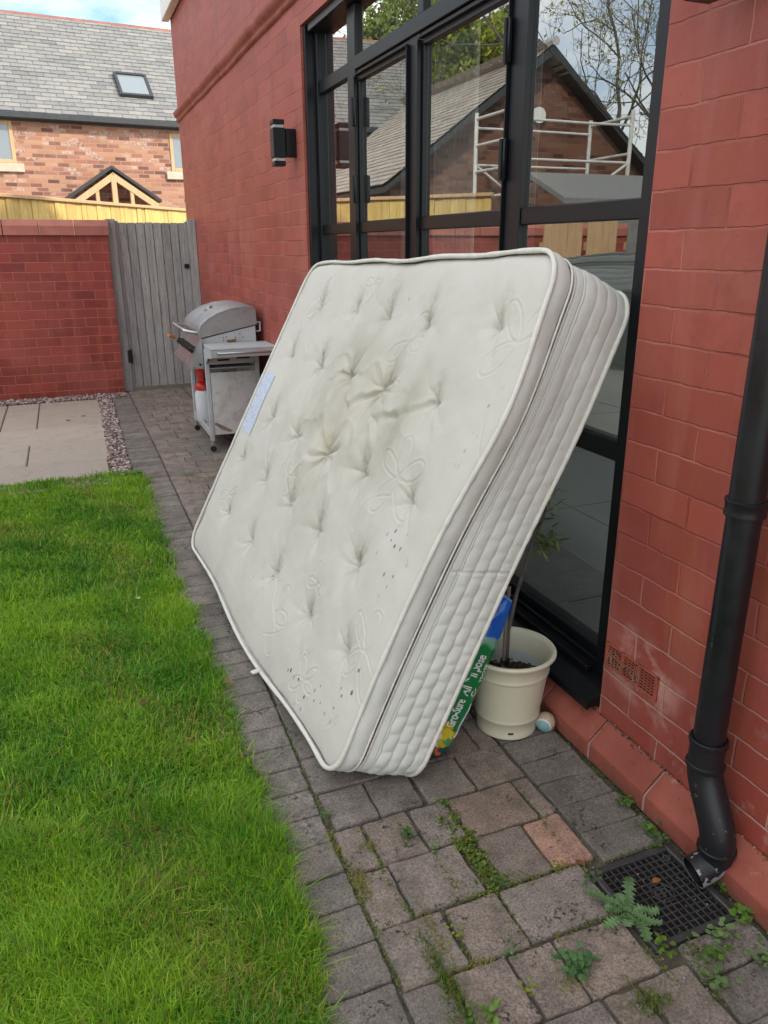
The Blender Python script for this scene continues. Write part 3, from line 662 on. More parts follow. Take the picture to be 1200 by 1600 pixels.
keep(MB().box(-4.36, -3.95, -4, 7.87, 1.301, 1.47, .02).build('coping', simple('orange_coping', (.42, .15, .07), .7, .2, 4)), lw)
# ------------------------------------------------------------------ gate
gt = thing('wooden_gate', 'tall weathered grey board gate between the brick wall and the house', 'gate', (.85, 8.05, 0))
bd = MB(); x = .545; GX = [.545 + .0785 * i for i in range(9)]
for i in range(8):
    k = RNG.uniform(.75, 1.2); bd.box(GX[i] + .0025, GX[i] + .076, 8.03 + RNG.uniform(-.002, .002), 8.052, .03, 1.572 + RNG.uniform(-.004, .002), .003, (.5 * k, .5 * k, .5 * k))
bd.box(.546, 1.17, 8.0525, 8.065, .04, 1.56, .002, (.12, .12, .12))
keep(bd.build('boards', M_gate), gt)
keep(MB().box(.4335, .518, 7.985, 8.07, 0, 1.60, .004, (.42, .42, .42)).box(.5185, .546, 8.02, 8.06, 0, 1.585, .003, (.35, .35, .35)).build('hinge_post', M_gate), gt)
keep(MB().box(1.176, 1.249, 7.96, 8.06, 0, 1.60, .004, (.6, .6, .6)).box(1.156, 1.175, 8.01, 8.06, 0, 1.58, .003, (.45, .45, .4)).build('latch_post', M_gate), gt)
keep(MB().box(1.120, 1.165, 7.995, 8.028, 1.155, 1.195, .004).tube([(1.142, 8.0, 1.175), (1.142, 7.97, 1.175)], .012, 12).build('latch', M_black), gt)
keep(MB().box(.50, .535, 7.975, 7.984, .28, .40, .002).tube([(.535, 7.978, .27), (.535, 7.978, .41)], .007, 8).build('hinge', M_black), gt)
# ------------------------------------------------------------------ yellow fence behind
fc = thing('yellow_fence', 'yellow stained vertical board fence with a capping rail behind the gate', 'fence', (-.5, 10, 0), math.atan2(3, 2.36))
bf = MB(); u = -2.3
while u < 4.2:
    k = RNG.uniform(.7, 1.25); gy = .35 * max(0, -u) / 2; e_ = RNG.uniform(0, .014)
    bf.box(u, u + .098, -.022 + e_, .006, .0, 1.875, .003, (.5 * k, .5 * k + .03 * gy, .45 * k)); u += .101
bf.build('boards', M_fence, fc)
MB().box(-2.32, 4.2, -.05, .03, 1.876, 1.915, .005, (.6, .62, .6)).build('capping_rail', M_oak, fc)
# ------------------------------------------------------------------ house beyond
HA = R(5.5)
fh = thing('neighbour_house', 'reclaimed brick cottage with a slate roof and a gabled timber porch beyond the fence', 'house', (-.693, 18.0, 0), HA)
GZ = 3.80
wl = MB()
wl.box(-4.9, 7.5, 0, .3, 0, GZ); wl.box(-4.9, -4.6, .301, 5.0, 0, GZ)
wl.build('wall', M_farbrick, fh)
# slate courses
SLP = math.tan(R(40)); sv = []; sf = []; st_ = []
V = []; F = []; T = []
ncs = 25; run = 2.62; gy = run / ncs
def slates(x0, x1, yb, zb, pitch, n, gauge, wdt, dirn=1, seed=0, tones=None):
    g = np.random.default_rng(seed); V = []; F = []; T = []
    c, s_ = math.cos(pitch), math.sin(pitch)
    for i in range(n):
        xx = x0 - (wdt / 2 if i % 2 else 0)
        while xx < x1:
            a, b_ = max(x0, xx + .004), min(x1, xx + wdt - .004)
            if b_ - a > .02:
                d0 = i * gauge + g.uniform(-.006, .004); d1 = d0 + gauge * 1.35; h0 = .016 + g.uniform(0, .006); h1 = .002; k = len(V)
                for d_, hh, tt in ((d0, h0, 0), (d0, h0 - .014, 0), (d1, h1, 0)):
                    for xq in (a, b_): V.append((xq, yb + dirn * (d_ * c - hh * s_), zb + d_ * s_ + hh * c))
                F += [(k, k + 1, k + 5, k + 4), (k + 2, k + 3, k + 1, k)] if dirn > 0 else [(k + 4, k + 5, k + 1, k), (k, k + 1, k + 3, k + 2)]
                t = np.array(tones[g.integers(len(tones))]) * g.uniform(.9, 1.1); T += [t, t]
            xx += wdt
    return V, F, T
STN = [(.235, .23, .22), (.25, .245, .23), (.22, .217, .212), (.26, .25, .232), (.235, .232, .225), (.195, .195, .195)]
V, F, T = slates(-5.0, 7.6, -.12, GZ + .03, R(40), 26, .137, .29, 1, 4, STN)
rf_ = mesh_np('roof', np.array(V), F, M_slate, fh, tone=T)
MB().prism([(-.12, GZ + .0), (2.62, GZ + .0 + 2.74 * SLP), (5.2, GZ - .0), (5.1, GZ - .05), (-.10, GZ - .05)], 0, -4.95, 7.55).build('roof_core', M_lead, rf_)
RZ = GZ + 2.74 * SLP; rd = MB(); x = -5.0; i = 0
while x < 7.6:
    z_ = RZ + .03; k = RNG.uniform(.8, 1.1)
    (rd).prism([(2.50, z_ - .10), (2.62, z_ + .03), (2.74, z_ - .10), (2.62, z_ - .03)], 0, x, x + .44, (.5 * k, .5 * k, .5 * k)); x += .45
rd.build('ridge_tiles', simple('ridge_tile', (.26, .11, .08), .8, .25, 5), rf_)
MB().box(-5.0, 7.6, -.24, -.10, GZ - .10, GZ + .02, .02).box(-4.95, 7.5, -.105, -.002, GZ - .12, GZ - .02).build('gutter', M_lead, fh)
def on_roof(wx, wy, wz): return fh.matrix_world.inverted() @ Vector((wx, wy, wz))
# roof light
cR = on_roof(1.92, 18.8, 4.55); px_ = cR.x; dm = 0.98
def slope_pt(x, d, h): return (x, -.12 + d * math.cos(R(40)) - h * math.sin(R(40)), GZ + .03 + d * math.sin(R(40)) + h * math.cos(R(40)))
def sbox(mb, x0, x1, d0, d1, h0, h1):
    V = [slope_pt(x, d, h) for h in (h0, h1) for (x, d) in ((x0, d0), (x1, d0), (x1, d1), (x0, d1))]
    mb.add(V, [(0, 3, 2, 1), (4, 5, 6, 7), (0, 1, 5, 4), (1, 2, 6, 5), (2, 3, 7, 6), (3, 0, 4, 7)])
x0, x1, d0, d1 = px_ - .34, px_ + .34, .72, 1.52
k_ = MB(); sbox(k_, x0, x0 + .06, d0, d1, .02, .09); sbox(k_, x1 - .06, x1, d0, d1, .02, .09); sbox(k_, x0 + .061, x1 - .061, d0, d0 + .06, .02, .088); sbox(k_, x0 + .061, x1 - .061, d1 - .07, d1, .02, .10)
rl = k_.build('roof_light', M_lead, rf_)
k_ = MB(); sbox(k_, x0 + .061, x1 - .061, d0 + .061, d1 - .071, .03, .07); k_.build('roof_light_pane', dull_glass('rooflight_glass', (.20, .23, .25), .15), rf_)
# second roof light, seen only in the glass
x0b = px_ - 4.6
k_ = MB(); sbox(k_, x0b - .3, x0b + .3, d0, d1, .02, .09); k_.build('roof_light', M_white, rf_)
# windows with oak frames and buff sills
def far_window(xa, xb, za, zb):
    f = MB(); t = .07
    f.box(xa, xa + t, -.02, .05, za, zb, .006); f.box(xb - t, xb, -.02, .05, za, zb, .006); f.box(xa + t, xb - t, -.02, .05, za, za + t, .006); f.box(xa + t, xb - t, -.02, .05, zb - t, zb, .006)
    q = f.build('window', M_oak, fh); MB().box(xa + t, xb - t, -.003, .01, za + t, zb - t).build('pane', M_farglass, q)
    MB().box(xa - .12, xb + .12, -.06, -.001, za - .16, za - .004, .01).build('sill', M_buff, q)
far_window(-.95, .15, 2.92, 3.68); far_window(3.17, 4.2, 2.88, 3.62); far_window(-4.2, -3.2, 2.92, 3.68)
# gabled porch
pc = MB(); ax, az_ = 1.78, 2.84; hw = .90; hz = .60; yf = -1.0
for s in (-1, 1):
    pc.add([(ax, yf, az_ + .03), (ax + s * hw, yf, az_ - hz + .03), (ax + s * hw, -.001, az_ - hz + .03), (ax, -.001, az_ + .03), (ax, yf, az_ - .03), (ax + s * hw, yf, az_ - hz - .03), (ax + s * hw, -.001, az_ - hz - .03), (ax, -.001, az_ - .03)],
           [(0, 1, 2, 3), (4, 7, 6, 5), (0, 4, 5, 1), (1, 5, 6, 2), (0, 3, 7, 4), (2, 6, 7, 3)])
pr_ = pc.build('porch_roof', M_lead, fh)
tm = MB()
for s in (-1, 1):
    d = Vector((s * hw, 0, -hz)).normalized(); nrm = Vector((s * hz, 0, hw)).normalized()
    p0 = Vector((ax, yf - .02, az_ - .10)); p1 = p0 + d * 1.02
    tm.add([tuple(p0), tuple(p1), tuple(p1 - nrm * .11), tuple(p0 - nrm * .11 * 1.0)] + [tuple(Vector(q) + Vector((0, .1, 0))) for q in (p0, p1, p1 - nrm * .11, p0 - nrm * .11)],
           [(0, 1, 2, 3), (7, 6, 5, 4), (0, 4, 5, 1), (1, 5, 6, 2), (2, 6, 7, 3), (3, 7, 4, 0)] if s > 0 else [(3, 2, 1, 0), (4, 5, 6, 7), (1, 5, 4, 0), (2, 6, 5, 1), (3, 7, 6, 2), (0, 4, 7, 3)])
tm.box(ax - .05, ax + .05, yf - .025, yf + .08, az_ - .72, az_ - .16, .004)
for s in (-1, 1): tm.box(ax + s * .33 - .035, ax + s * .33 + .035, yf - .01, yf + .07, az_ - .72, az_ - .34, .004)
tm.box(ax - .80, ax + .80, yf - .03, yf + .09, az_ - .82, az_ - .721, .004)
for s in (-1, 1): tm.box(ax + s * .76 - .06, ax + s * .76 + .06, yf - .02, yf + .09, .0, az_ - .8215, .004)
tm.build('porch_frame', M_oak, fh)
#PART3
# ------------------------------------------------------------------ mattress
F00 = np.array([.470, 1.560, .045]); F10 = np.array([.395, 3.46, .035]); F01 = np.array([1.056, 1.542, 1.334]); F11 = np.array([1.0, 3.31, 1.275])
B00 = np.array([.690, 1.523, .0]); B10 = np.array([.610, 3.42, .0]); B01 = np.array([1.285, 1.556, 1.235]); B11 = np.array([1.225, 3.30, 1.16])
ML, MW, MT = 1.88, 1.36, .264
def mpt(X, Yv, D):
    """X along the length 0..ML, Y up the face 0..MW, D depth from the quilted face 0..MT -> world"""
    a = (X / ML)[..., None]; b = (Yv / MW)[..., None]; t = (D / MT)[..., None]
    Fp = (1 - a) * (1 - b) * F00 + a * (1 - b) * F10 + (1 - a) * b * F01 + a * b * F11
    Bp = (1 - a) * (1 - b) * B00 + a * (1 - b) * B10 + (1 - a) * b * B01 + a * b * B11
    P = Fp * (1 - t) + Bp * t
    av, bv_, tv = X / ML, Yv / MW, D / MT
    # the soft cover: near edge bows out two thirds up; top and bottom edges wander
    near = np.exp(-(X / .28) ** 2); P[..., 1] -= .055 * near * np.exp(-((bv_ - .74) / .17) ** 2) * (1 - .75 * np.clip(tv * 1.6, 0, 1))
    P[..., 1] += .006 * near * np.exp(-((bv_ - .25) / .2) ** 2) * (1 - tv)
    top = np.exp(-((MW - Yv) / .2) ** 2); P[..., 2] += top * (.004 * np.sin(av * 9 + .5) + .003 * np.sin(av * 23)) + top * .004 * np.exp(-((av - .45) / .3) ** 2)
    bot = np.exp(-(Yv / .18) ** 2); P[..., 2] += bot * (1 - tv) * (.010 * np.sin(av * 12) + .008); P[..., 0] += bot * (1 - tv) * .012 * np.sin(av * 8 + 1)
    P[..., 2] = np.maximum(P[..., 2], .002)
    return P
def rrect(n_arc=14, n_x=150, n_y=110, r=.085, inset=0.0):
    """outline of a rounded rectangle, counted from the near bottom corner; returns points and outward normals"""
    pts = []; nr = []
    x0, x1, y0, y1 = inset, ML - inset, inset, MW - inset
    def line(p, q, n, nn):
        for t in np.linspace(0, 1, n, endpoint=False): pts.append((p[0] + (q[0] - p[0]) * t, p[1] + (q[1] - p[1]) * t)); nr.append(nn)
    def arc(c, a0):
        for t in np.linspace(0, math.pi / 2, n_arc, endpoint=False): a = a0 + t; pts.append((c[0] + r * math.cos(a), c[1] + r * math.sin(a))); nr.append((math.cos(a), math.sin(a)))
    line((x0 + r, y0), (x1 - r, y0), n_x, (0, -1)); arc((x1 - r, y0 + r), -math.pi / 2)
    line((x1, y0 + r), (x1, y1 - r), n_y, (1, 0)); arc((x1 - r, y1 - r), 0)
    line((x1 - r, y1), (x0 + r, y1), n_x, (0, 1)); arc((x0 + r, y1 - r), math.pi / 2)
    line((x0, y1 - r), (x0, y0 + r), n_y * 3, (-1, 0)); arc((x0 + r, y0 + r), math.pi)
    return np.array(pts), np.array(nr)
mt = thing('mattress', 'cream quilted double mattress with green grey mould stains leaning against the glass doors', 'mattress', (.7, 2.4, 0))
TU = []   # tufts: staggered rows
for yy, xs in ((1.17, (.18, .545, 1.16, 1.525)), (.962, (.325, .646, .95, 1.267, 1.62)), (.705, (.216, .540, .848, 1.18, 1.517)), (.49, (.340, .662, .975, 1.30, 1.66)), (.268, (.199, .481, .831, 1.174, 1.548))):
    for xx in xs: TU.append((xx, yy))
TU.append((.86, 1.175))
nx, ny = 560, 410
gx, gy_ = np.meshgrid(np.linspace(0, ML, nx), np.linspace(0, MW, ny), indexing='ij')
r = .085
def to_round(x, y):
    X_, Y_ = x.copy(), y.copy()
    for cx_, sx_ in ((r, -1), (ML - r, 1)):
        for cy_, sy_ in ((r, -1), (MW - r, 1)):
            qx, qy = (x - cx_) * sx_ / r, (y - cy_) * sy_ / r; m = (qx > 0) & (qy > 0)
            L_ = np.sqrt(qx ** 2 + qy ** 2) + 1e-9; k = np.maximum(qx, qy) / L_
            X_ = np.where(m, cx_ + sx_ * qx * k * r, X_); Y_ = np.where(m, cy_ + sy_ * qy * k * r, Y_)
    return X_, Y_
PX, PY = to_round(gx, gy_)
def vnoise(x, y, s, seed):
    """smooth value noise on arrays"""
    g = np.random.default_rng(seed); T_ = g.uniform(-1, 1, (64, 64)); u = x * s; v = y * s; i = np.floor(u).astype(int); j = np.floor(v).astype(int); fu = u - i; fv = v - j
    fu = fu * fu * (3 - 2 * fu); fv = fv * fv * (3 - 2 * fv); I, J, I1, J1 = i % 64, j % 64, (i + 1) % 64, (j + 1) % 64
    return T_[I, J] * (1 - fu) * (1 - fv) + T_[I1, J] * fu * (1 - fv) + T_[I, J1] * (1 - fu) * fv + T_[I1, J1] * fu * fv
def fb(x, y, s, seed, o=4): return sum(vnoise(x, y, s * 2 ** k, seed + k) / 2 ** k for k in range(o))
edge_d = np.minimum(np.minimum(gx, ML - gx), np.minimum(gy_, MW - gy_))
hgt = .006 * (1 - np.exp(-edge_d / .10)) * 3 - .014 * np.exp(-edge_d / .012)
dirt = np.zeros_like(PX)
wx_, wy_ = PX + .012 * fb(PX, PY, 9, 40, 3), PY + .012 * fb(PX, PY, 9, 50, 3)
mid = np.exp(-((PX - .85) / .5) ** 2 - ((PY - .80) / .28) ** 2)
for i, (tx, ty) in enumerate(TU):
    g = np.random.default_rng(100 + i); dx, dy = wx_ - tx, wy_ - ty; rr = np.sqrt(dx * dx + dy * dy) + 1e-6; th = np.arctan2(dy, dx)
    c0 = float(np.exp(-((tx - .85) / .45) ** 2 - ((ty - .80) / .25) ** 2)); A = g.uniform(.85, 1.2) * (.036 + .016 * c0); wdt = .050 + .010 * c0
    hgt -= A * (.60 * np.exp(-rr / wdt) + .40 * np.exp(-(rr / .013) ** 1.5))
    hgt -= .010 * (.5 + c0) * np.exp(-(rr / .12) ** 2)
    ph = g.uniform(0, 6.28); n1 = g.integers(6, 9); n2 = g.integers(13, 19)
    cre = (np.abs(np.sin(n1 * .5 * th + ph + .5 * np.sin(th * 2 + ph))) ** .7 - .55) * np.exp(-rr / (.045 + .045 * c0)) * (1 - np.exp(-(rr / .012) ** 2)) * (.0085 + .015 * c0)
    cre += np.sin(n2 * th + ph * 3) * np.exp(-rr / .022) * (1 - np.exp(-(rr / .006) ** 2)) * .0013
    hgt += cre
    up = np.clip(dy / (rr + .002), -.3, 1)
    k = g.uniform(.5, 1.0); dirt += k * np.exp(-(np.sqrt(dx ** 2 * 2.4 + (dy - .034) ** 2 * .6)) / .036) * (1 + .18 * np.sin(n2 * th + ph * 3))
# long folds between the middle tufts
FOLD = [((.646, .951), (.83, .86), .010), ((.83, .86), (.93, .90), .008), ((.848, .707), (.98, .80), .014), ((.848, .707), (.74, .73), .011), ((.848, .707), (.80, .84), .010), ((.948, .966), (1.08, .93), .010), ((.948, .966), (.92, .84), .009),
        ((.646, .951), (.58, 1.02), .009), ((.646, .951), (.74, 1.02), .011), ((.325, .958), (.47, .90), .009), ((.47, .90), (.60, .86), .011), ((.325, .958), (.21, .91), .005), ((1.18, .714), (1.25, .86), .009), ((1.3, .50), (1.38, .62), .008), ((.975, .494), (1.0, .63), .012), ((.975, .494), (1.08, .58), .008),
        ((.662, .484), (.68, .60), .010), ((.54, .705), (.60, .79), .008), ((.831, .274), (.86, .36), .007), ((.542, 1.169), (.56, 1.27), .005), ((.848, .707), (.96, .67), .008), ((.646, .951), (.66, .82), .008), ((.60, .86), (.52, .80), .010), ((.95, .966), (1.04, 1.03), .009), ((.95, .966), (.86, 1.05), .008)]
for (p, q, am) in FOLD:
    p, q = np.array(p), np.array(q); d = q - p; Ls = (d ** 2).sum(); t = ((wx_ - p[0]) * d[0] + (wy_ - p[1]) * d[1]) / Ls; tc_ = np.clip(t, 0, 1)
    dist = ((wx_ - p[0]) * -d[1] + (wy_ - p[1]) * d[0]) / math.sqrt(Ls); end = np.exp(-((t - tc_) * math.sqrt(Ls) / .012) ** 2)
    wd = .010 + .010 * tc_; fade = end * (1 - .55 * tc_)
    hgt += am * .75 * fade * (np.exp(-((dist - .011) / wd) ** 2) - 1.1 * np.exp(-((dist + .003) / (.8 * wd)) ** 2))
hgt += .0045 * fb(PX, PY, 3.2, 7) + .0016 * fb(PX, PY, 14, 9) + mid * (.010 * fb(wx_, wy_, 6.5, 21, 3) + .007 * np.clip(1 - 3.2 * np.abs(fb(wx_, wy_, 5.5, 91, 2)), 0, 1) ** 1.5)
# embroidered flowers: stitched double outlines
LINES = []
def petal(cx, cy, ang, ln, wd):
    t = np.linspace(0, 2 * math.pi, 40); u = ln * (.5 - .5 * np.cos(t)); v = wd * np.sin(t) * (.35 + .65 * np.sin(t / 2)) ; c, s_ = math.cos(ang), math.sin(ang)
    LINES.append(np.stack([cx + u * c - v * s_, cy + u * s_ + v * c], 1))
def flower(cx, cy, sc_, rot, skip=()):
    for k, (a, ln, wd) in enumerate(((75, .115, .034), (20, .135, .026), (150, .115, .032), (215, .15, .040), (300, .13, .036))):
        if k not in skip: petal(cx, cy, R(a) + rot, ln * sc_, wd * sc_)
flower(.305, .752, 1.0, 0); flower(.60, 1.105, .85, .5, (1,)); flower(.06, 1.15, .9, 1.9, (0, 2)); flower(1.52, 1.20, .8, .3, (3,)); flower(.68, .18, .9, .4, (4,)); flower(.085, .33, .95, .2, (2,))
flower(1.02, .58, .6, 1.2, (1,)); flower(.50, .36, .5, .8, (0, 3)); flower(1.62, .33, .7, 2.2); flower(1.08, 1.28, .45, 2.6); flower(.33, .11, .6, 1.9)
for (p0, p1, bow) in (((.30, .70), (.42, .56), .03), ((.60, 1.0), (.66, .8), .02), ((.05, 1.05), (.02, .88), .02), ((.085, .25), (.12, .08), -.02), ((.7, .1), (.55, .32), .03), ((1.5, 1.1), (1.4, 1.0), .02), ((1.1, 1.2), (1.0, 1.3), .02)):
    t = np.linspace(0, 1, 24)[:, None]; P0, P1 = np.array(p0), np.array(p1); d = P1 - P0; LINES.append(P0 + d * t + np.array([-d[1], d[0]]) * np.sin(t * 3.14) * bow * 8)
dl = np.full(PX.shape, 1.0)
for ln in LINES:
    for k in range(len(ln) - 1):
        p, q = ln[k], ln[k + 1]; cxm, cym = (p + q) / 2; ia = int(max(0, (cxm - .03) / ML * nx)); ib = int(min(nx, (cxm + .03) / ML * nx + 2)); ja = int(max(0, (cym - .03) / MW * ny)); jb = int(min(ny, (cym + .03) / MW * ny + 2))
        if ia >= ib or ja >= jb: continue
        xs_, ys_ = PX[ia:ib, ja:jb], PY[ia:ib, ja:jb]; d = q - p; Ls = (d ** 2).sum() + 1e-12; t = np.clip(((xs_ - p[0]) * d[0] + (ys_ - p[1]) * d[1]) / Ls, 0, 1)
        dl[ia:ib, ja:jb] = np.minimum(dl[ia:ib, ja:jb], np.hypot(xs_ - p[0] - t * d[0], ys_ - p[1] - t * d[1]))
hgt += -.0022 * np.exp(-(dl / .0030) ** 2) + .0012 * np.exp(-((dl - .0065) / .003) ** 2)
dirt = np.clip(dirt, 0, 1.3)
stain = .22 * np.clip(PX / .9, 0, 1) * np.clip(.6 + .5 * fb(PX, PY, 2.5, 66), 0, 1) + np.clip(mid * 1.15 * (.6 + .5 * fb(PX, PY, 3, 61)), 0, 1) + .5 * np.clip(fb(PX, PY, 2.1, 70) - .25, 0, 1) * np.exp(-((PX - 1.2) / .6) ** 2)
stain += np.exp(-((PX - .42) / .05) ** 2 - ((PY - .93) / .16) ** 2) * .9 + np.exp(-((PX - .60) / .04) ** 2 - ((PY - 1.0) / .09) ** 2) * .9 + np.exp(-((PX - .45) / .05) ** 2 - ((PY - .83) / .13) ** 2) * .5
yel = np.exp(-((wx_ - .88) / .07) ** 2 - ((wy_ - .74) / .05) ** 2) + .7 * np.exp(-((wx_ - .70) / .06) ** 2 - ((wy_ - .98) / .06) ** 2) + .35 * mid
def nrm_of(Pf):
    du = np.gradient(Pf, axis=0); dv = np.gradient(Pf, axis=1); n_ = np.cross(du, dv); n_ /= np.linalg.norm(n_, axis=2, keepdims=True); return n_
P0 = mpt(PX, PY, np.zeros_like(PX)); Nn = nrm_of(P0)
if Nn[nx // 2, ny // 2, 0] > 0: Nn = -Nn
Pm = P0 + Nn * hgt[..., None]; Pm[..., 2] = np.maximum(Pm[..., 2], .003)
ii = (np.arange(nx - 1)[:, None] * ny + np.arange(ny - 1)[None, :]).reshape(-1, 1)
Fq = np.concatenate([ii, ii + 1, ii + ny + 1, ii + ny], 1)
def mattress_mat():
    b = NB('mattress_ticking'); dt = b.attr('dirt').outputs['Fac']; stn = b.attr('stain').outputs['Fac']; ye = b.attr('yellow').outputs['Fac']
    u = b.attr('u').outputs['Fac']; v = b.attr('v').outputs['Fac']; uv = b.comb(u, v)
    t = b.ramp(b.noise(3, 5, .6), (.3, (.55, .535, .475)), (.7, (.62, .605, .55)))
    t = b.mix(b.math('MULTIPLY', stn, b.ramp(b.noise(8, 5, .65), (.3, .25), (.7, .85))), t, (.40, .385, .315))
    t = b.mix(b.math('MULTIPLY', ye, .24), t, (.50, .39, .18))
    mo_ = b.math('MULTIPLY', dt, b.ramp(b.noise(45, 5, .75), (.34, .35), (.62, 1)))
    t = b.mix(b.ramp(mo_, (.06, 0), (.75, .85)), t, (.19, .185, .11))
    sp = b.vor(1, b.mapping(uv, (40, 28, 1))); zone = b.ramp(b.math('MULTIPLY', b.attr('speck').outputs['Fac'], b.noise(9, 4, .6)), (.22, 0), (.42, 1)); low = 1.0
    sk = b.math('MULTIPLY', b.ramp(b.math('ADD', sp, b.math('MULTIPLY', b.noise(35, 3), .22)), (.27, 1), (.31, 0)), b.math('MULTIPLY', zone, low))
    t = b.mix(b.math('MULTIPLY', sk, .9), t, (.035, .03, .025))
    b.col(t); b.set(.92); b.b.inputs['Sheen Weight'].default_value = .15
    wv = b.n.new('ShaderNodeTexWave'); wv.inputs['Scale'].default_value = 90; wv.inputs['Distortion'].default_value = 2.5; wv.inputs['Detail'].default_value = 2; wv.bands_direction = 'Y'; b.l.new(b.comb(u, v), wv.inputs['Vector'])
    n1 = b.bump(b.noise(1, 3, .6, b.mapping(uv, (200, 330, 1))), .35, .0016); b.bump(wv.outputs[0], .22, .0012, n1); return b.m
M_tick = mattress_mat()
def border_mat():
    b = NB('mattress_border'); t = b.ramp(b.noise(4, 5, .6), (.3, (.60, .615, .565)), (.7, (.67, .69, .64)))  # border tinted cooler to offset pink bounce light from the red wall
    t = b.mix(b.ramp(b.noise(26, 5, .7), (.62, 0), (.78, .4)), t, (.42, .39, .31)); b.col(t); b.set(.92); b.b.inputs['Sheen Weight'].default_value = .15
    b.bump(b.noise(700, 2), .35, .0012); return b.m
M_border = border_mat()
M_piping = simple('piping_tape', (.66, .65, .59), .85, .08, 30, .3, 400, bdist=.001)
o = mesh_np('quilted_face', Pm.reshape(-1, 3), Fq if np.cross(Pm[1, 0] - Pm[0, 0], Pm[0, 1] - Pm[0, 0])[0] > 0 else Fq[:, ::-1].copy(), M_tick, smooth=True,
            attrs={'dirt': dirt, 'stain': stain, 'yellow': yel, 'speck': np.clip(sum(a_ * np.exp(-((PX - x_) / w_) ** 2 - ((PY - y_) / h_) ** 2) for x_, y_, w_, h_, a_ in ((.34, .10, .16, .10, 1.2), (.10, .22, .10, .14, .8), (.14, .58, .13, .12, .9), (.9, .2, .25, .15, .55), (.5, .4, .2, .1, .5), (.75, 1.27, .08, .05, 1.2), (.07, .95, .05, .2, .6))), 0, 1.3), 'u': PX, 'v': PY}); keep(o, mt)
# border (side) strip
pts, nr = rrect(); n = len(pts); peri = np.concatenate([[0], np.cumsum(np.hypot(*np.diff(pts, axis=0).T))])
def border(name, d0, d1, nd, fn, mat=None):
    D = np.linspace(d0, d1, nd); Xg = np.repeat(pts[:, 0:1], nd, 1); Yg = np.repeat(pts[:, 1:2], nd, 1); Dg = np.repeat(D[None], n, 0); Sg = np.repeat(peri[:, None], nd, 1)
    off = fn(Sg, Dg, Xg, Yg); Xo = Xg + nr[:, 0:1] * off; Yo = Yg + nr[:, 1:2] * off; P = mpt(Xo, Yo, Dg)
    # the bottom edge is squashed by the weight
    P[..., 2] = np.maximum(P[..., 2], .003)
    P = np.concatenate([P, P[:1]], 0); i_ = (np.arange(n)[:, None] * nd + np.arange(nd - 1)[None]).reshape(-1, 1)
    F = np.concatenate([i_, i_ + 1, i_ + nd + 1, i_ + nd], 1)
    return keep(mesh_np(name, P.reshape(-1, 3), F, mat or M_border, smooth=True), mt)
def f_top(S_, D, X_, Y_):
    t = D / .058; return .009 * np.sin(np.clip(t, 0, 1) * math.pi) ** .7 - .002 + .0022 * fb(S_, D, 16, 3, 3) + .003 * vnoise(S_, D * 0, 4, 5)
def f_side(S_, D, X_, Y_):
    t = (D - .066) / (MT - .066); base = .010 * np.sin(np.clip(t, 0, 1) * math.pi) ** .5 - .004
    wav = .004 * (np.abs(np.sin(math.pi * S_ / .052)) - .5) + .003 * vnoise(S_, D * 0, 5, 8)
    q = (D - .108 + wav * .6) / .0385; row = np.floor(q); col = (S_ / .052) + .5 * (row % 2) + .15 * vnoise(S_, D, 12, 77)
    cell = (np.abs(np.sin(math.pi * q)) ** .4) * (.60 + .40 * np.abs(np.sin(math.pi * col)) ** .4); qz = np.clip((D - .100) / .008, 0, 1)
    pf = np.abs(np.sin(math.pi * q)) ** .5 * np.abs(np.sin(math.pi * col)) ** .5; lowr = np.where(X_ < .2, np.clip(1.25 - Y_ / 1.1, .25, 1), .5)
    h = base + qz * (.0062 * lowr * (pf - .75) + .0020 * (np.abs(np.sin(math.pi * q)) ** .4 - .8)) + .0012 * fb(S_, D, 22, 12, 3)
    h -= .004 * np.exp(-((D - .078) / .0016) ** 2) + .0035 * np.exp(-((D - .100) / .0018) ** 2)
    seam = (X_ < .01) & (D > .078); h -= np.where(seam, .005 * np.exp(-((Y_ - .60 - (D - .08) * .12) / .0025) ** 2), 0)
    return h
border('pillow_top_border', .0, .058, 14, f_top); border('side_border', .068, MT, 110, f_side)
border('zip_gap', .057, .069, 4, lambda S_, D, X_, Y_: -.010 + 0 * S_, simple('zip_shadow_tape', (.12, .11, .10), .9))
def piping(name, D, off, rad, mat, wob=.0):
    pw = []
    for k in range(n + 1):
        p, q = pts[k % n], nr[k % n]; pw.append((p[0] + q[0] * off, p[1] + q[1] * off))
    pw = np.array(pw); Dd = np.full(n + 1, D) + wob * np.sin(np.append(peri, peri[-1]) * 21); P = mpt(pw[:, 0], pw[:, 1], Dd); P[:, 2] = np.maximum(P[:, 2], rad + .001)
    P[-1] = P[0]; st = P[::2].tolist(); mb = MB().tube(st + [st[0]], [rad * (1 + .22 * fbm(q_ * .31, rad * 90, 0, 1)) for q_ in range(len(st) + 1)], 10, caps=False); return keep(mb.build(name, mat, smooth=True), mt)
piping('front_piping', -.002, .001, .0065, M_piping); piping('back_piping', MT - .001, .0, .006, M_piping); piping('gap_piping', .0565, .004, .0030, M_piping); piping('gap_piping', .0695, .001, .0026, M_piping)
bx, by = np.meshgrid(np.linspace(0, ML, 30), np.linspace(0, MW, 24), indexing='ij'); bX, bY = to_round(bx, by); Pb = mpt(bX, bY, np.full_like(bX, MT)); i_ = (np.arange(29)[:, None] * 24 + np.arange(23)[None]).reshape(-1, 1)
keep(mesh_np('back_face', Pb.reshape(-1, 3), np.concatenate([i_, i_ + 24, i_ + 25, i_ + 1], 1), M_border, smooth=True), mt)
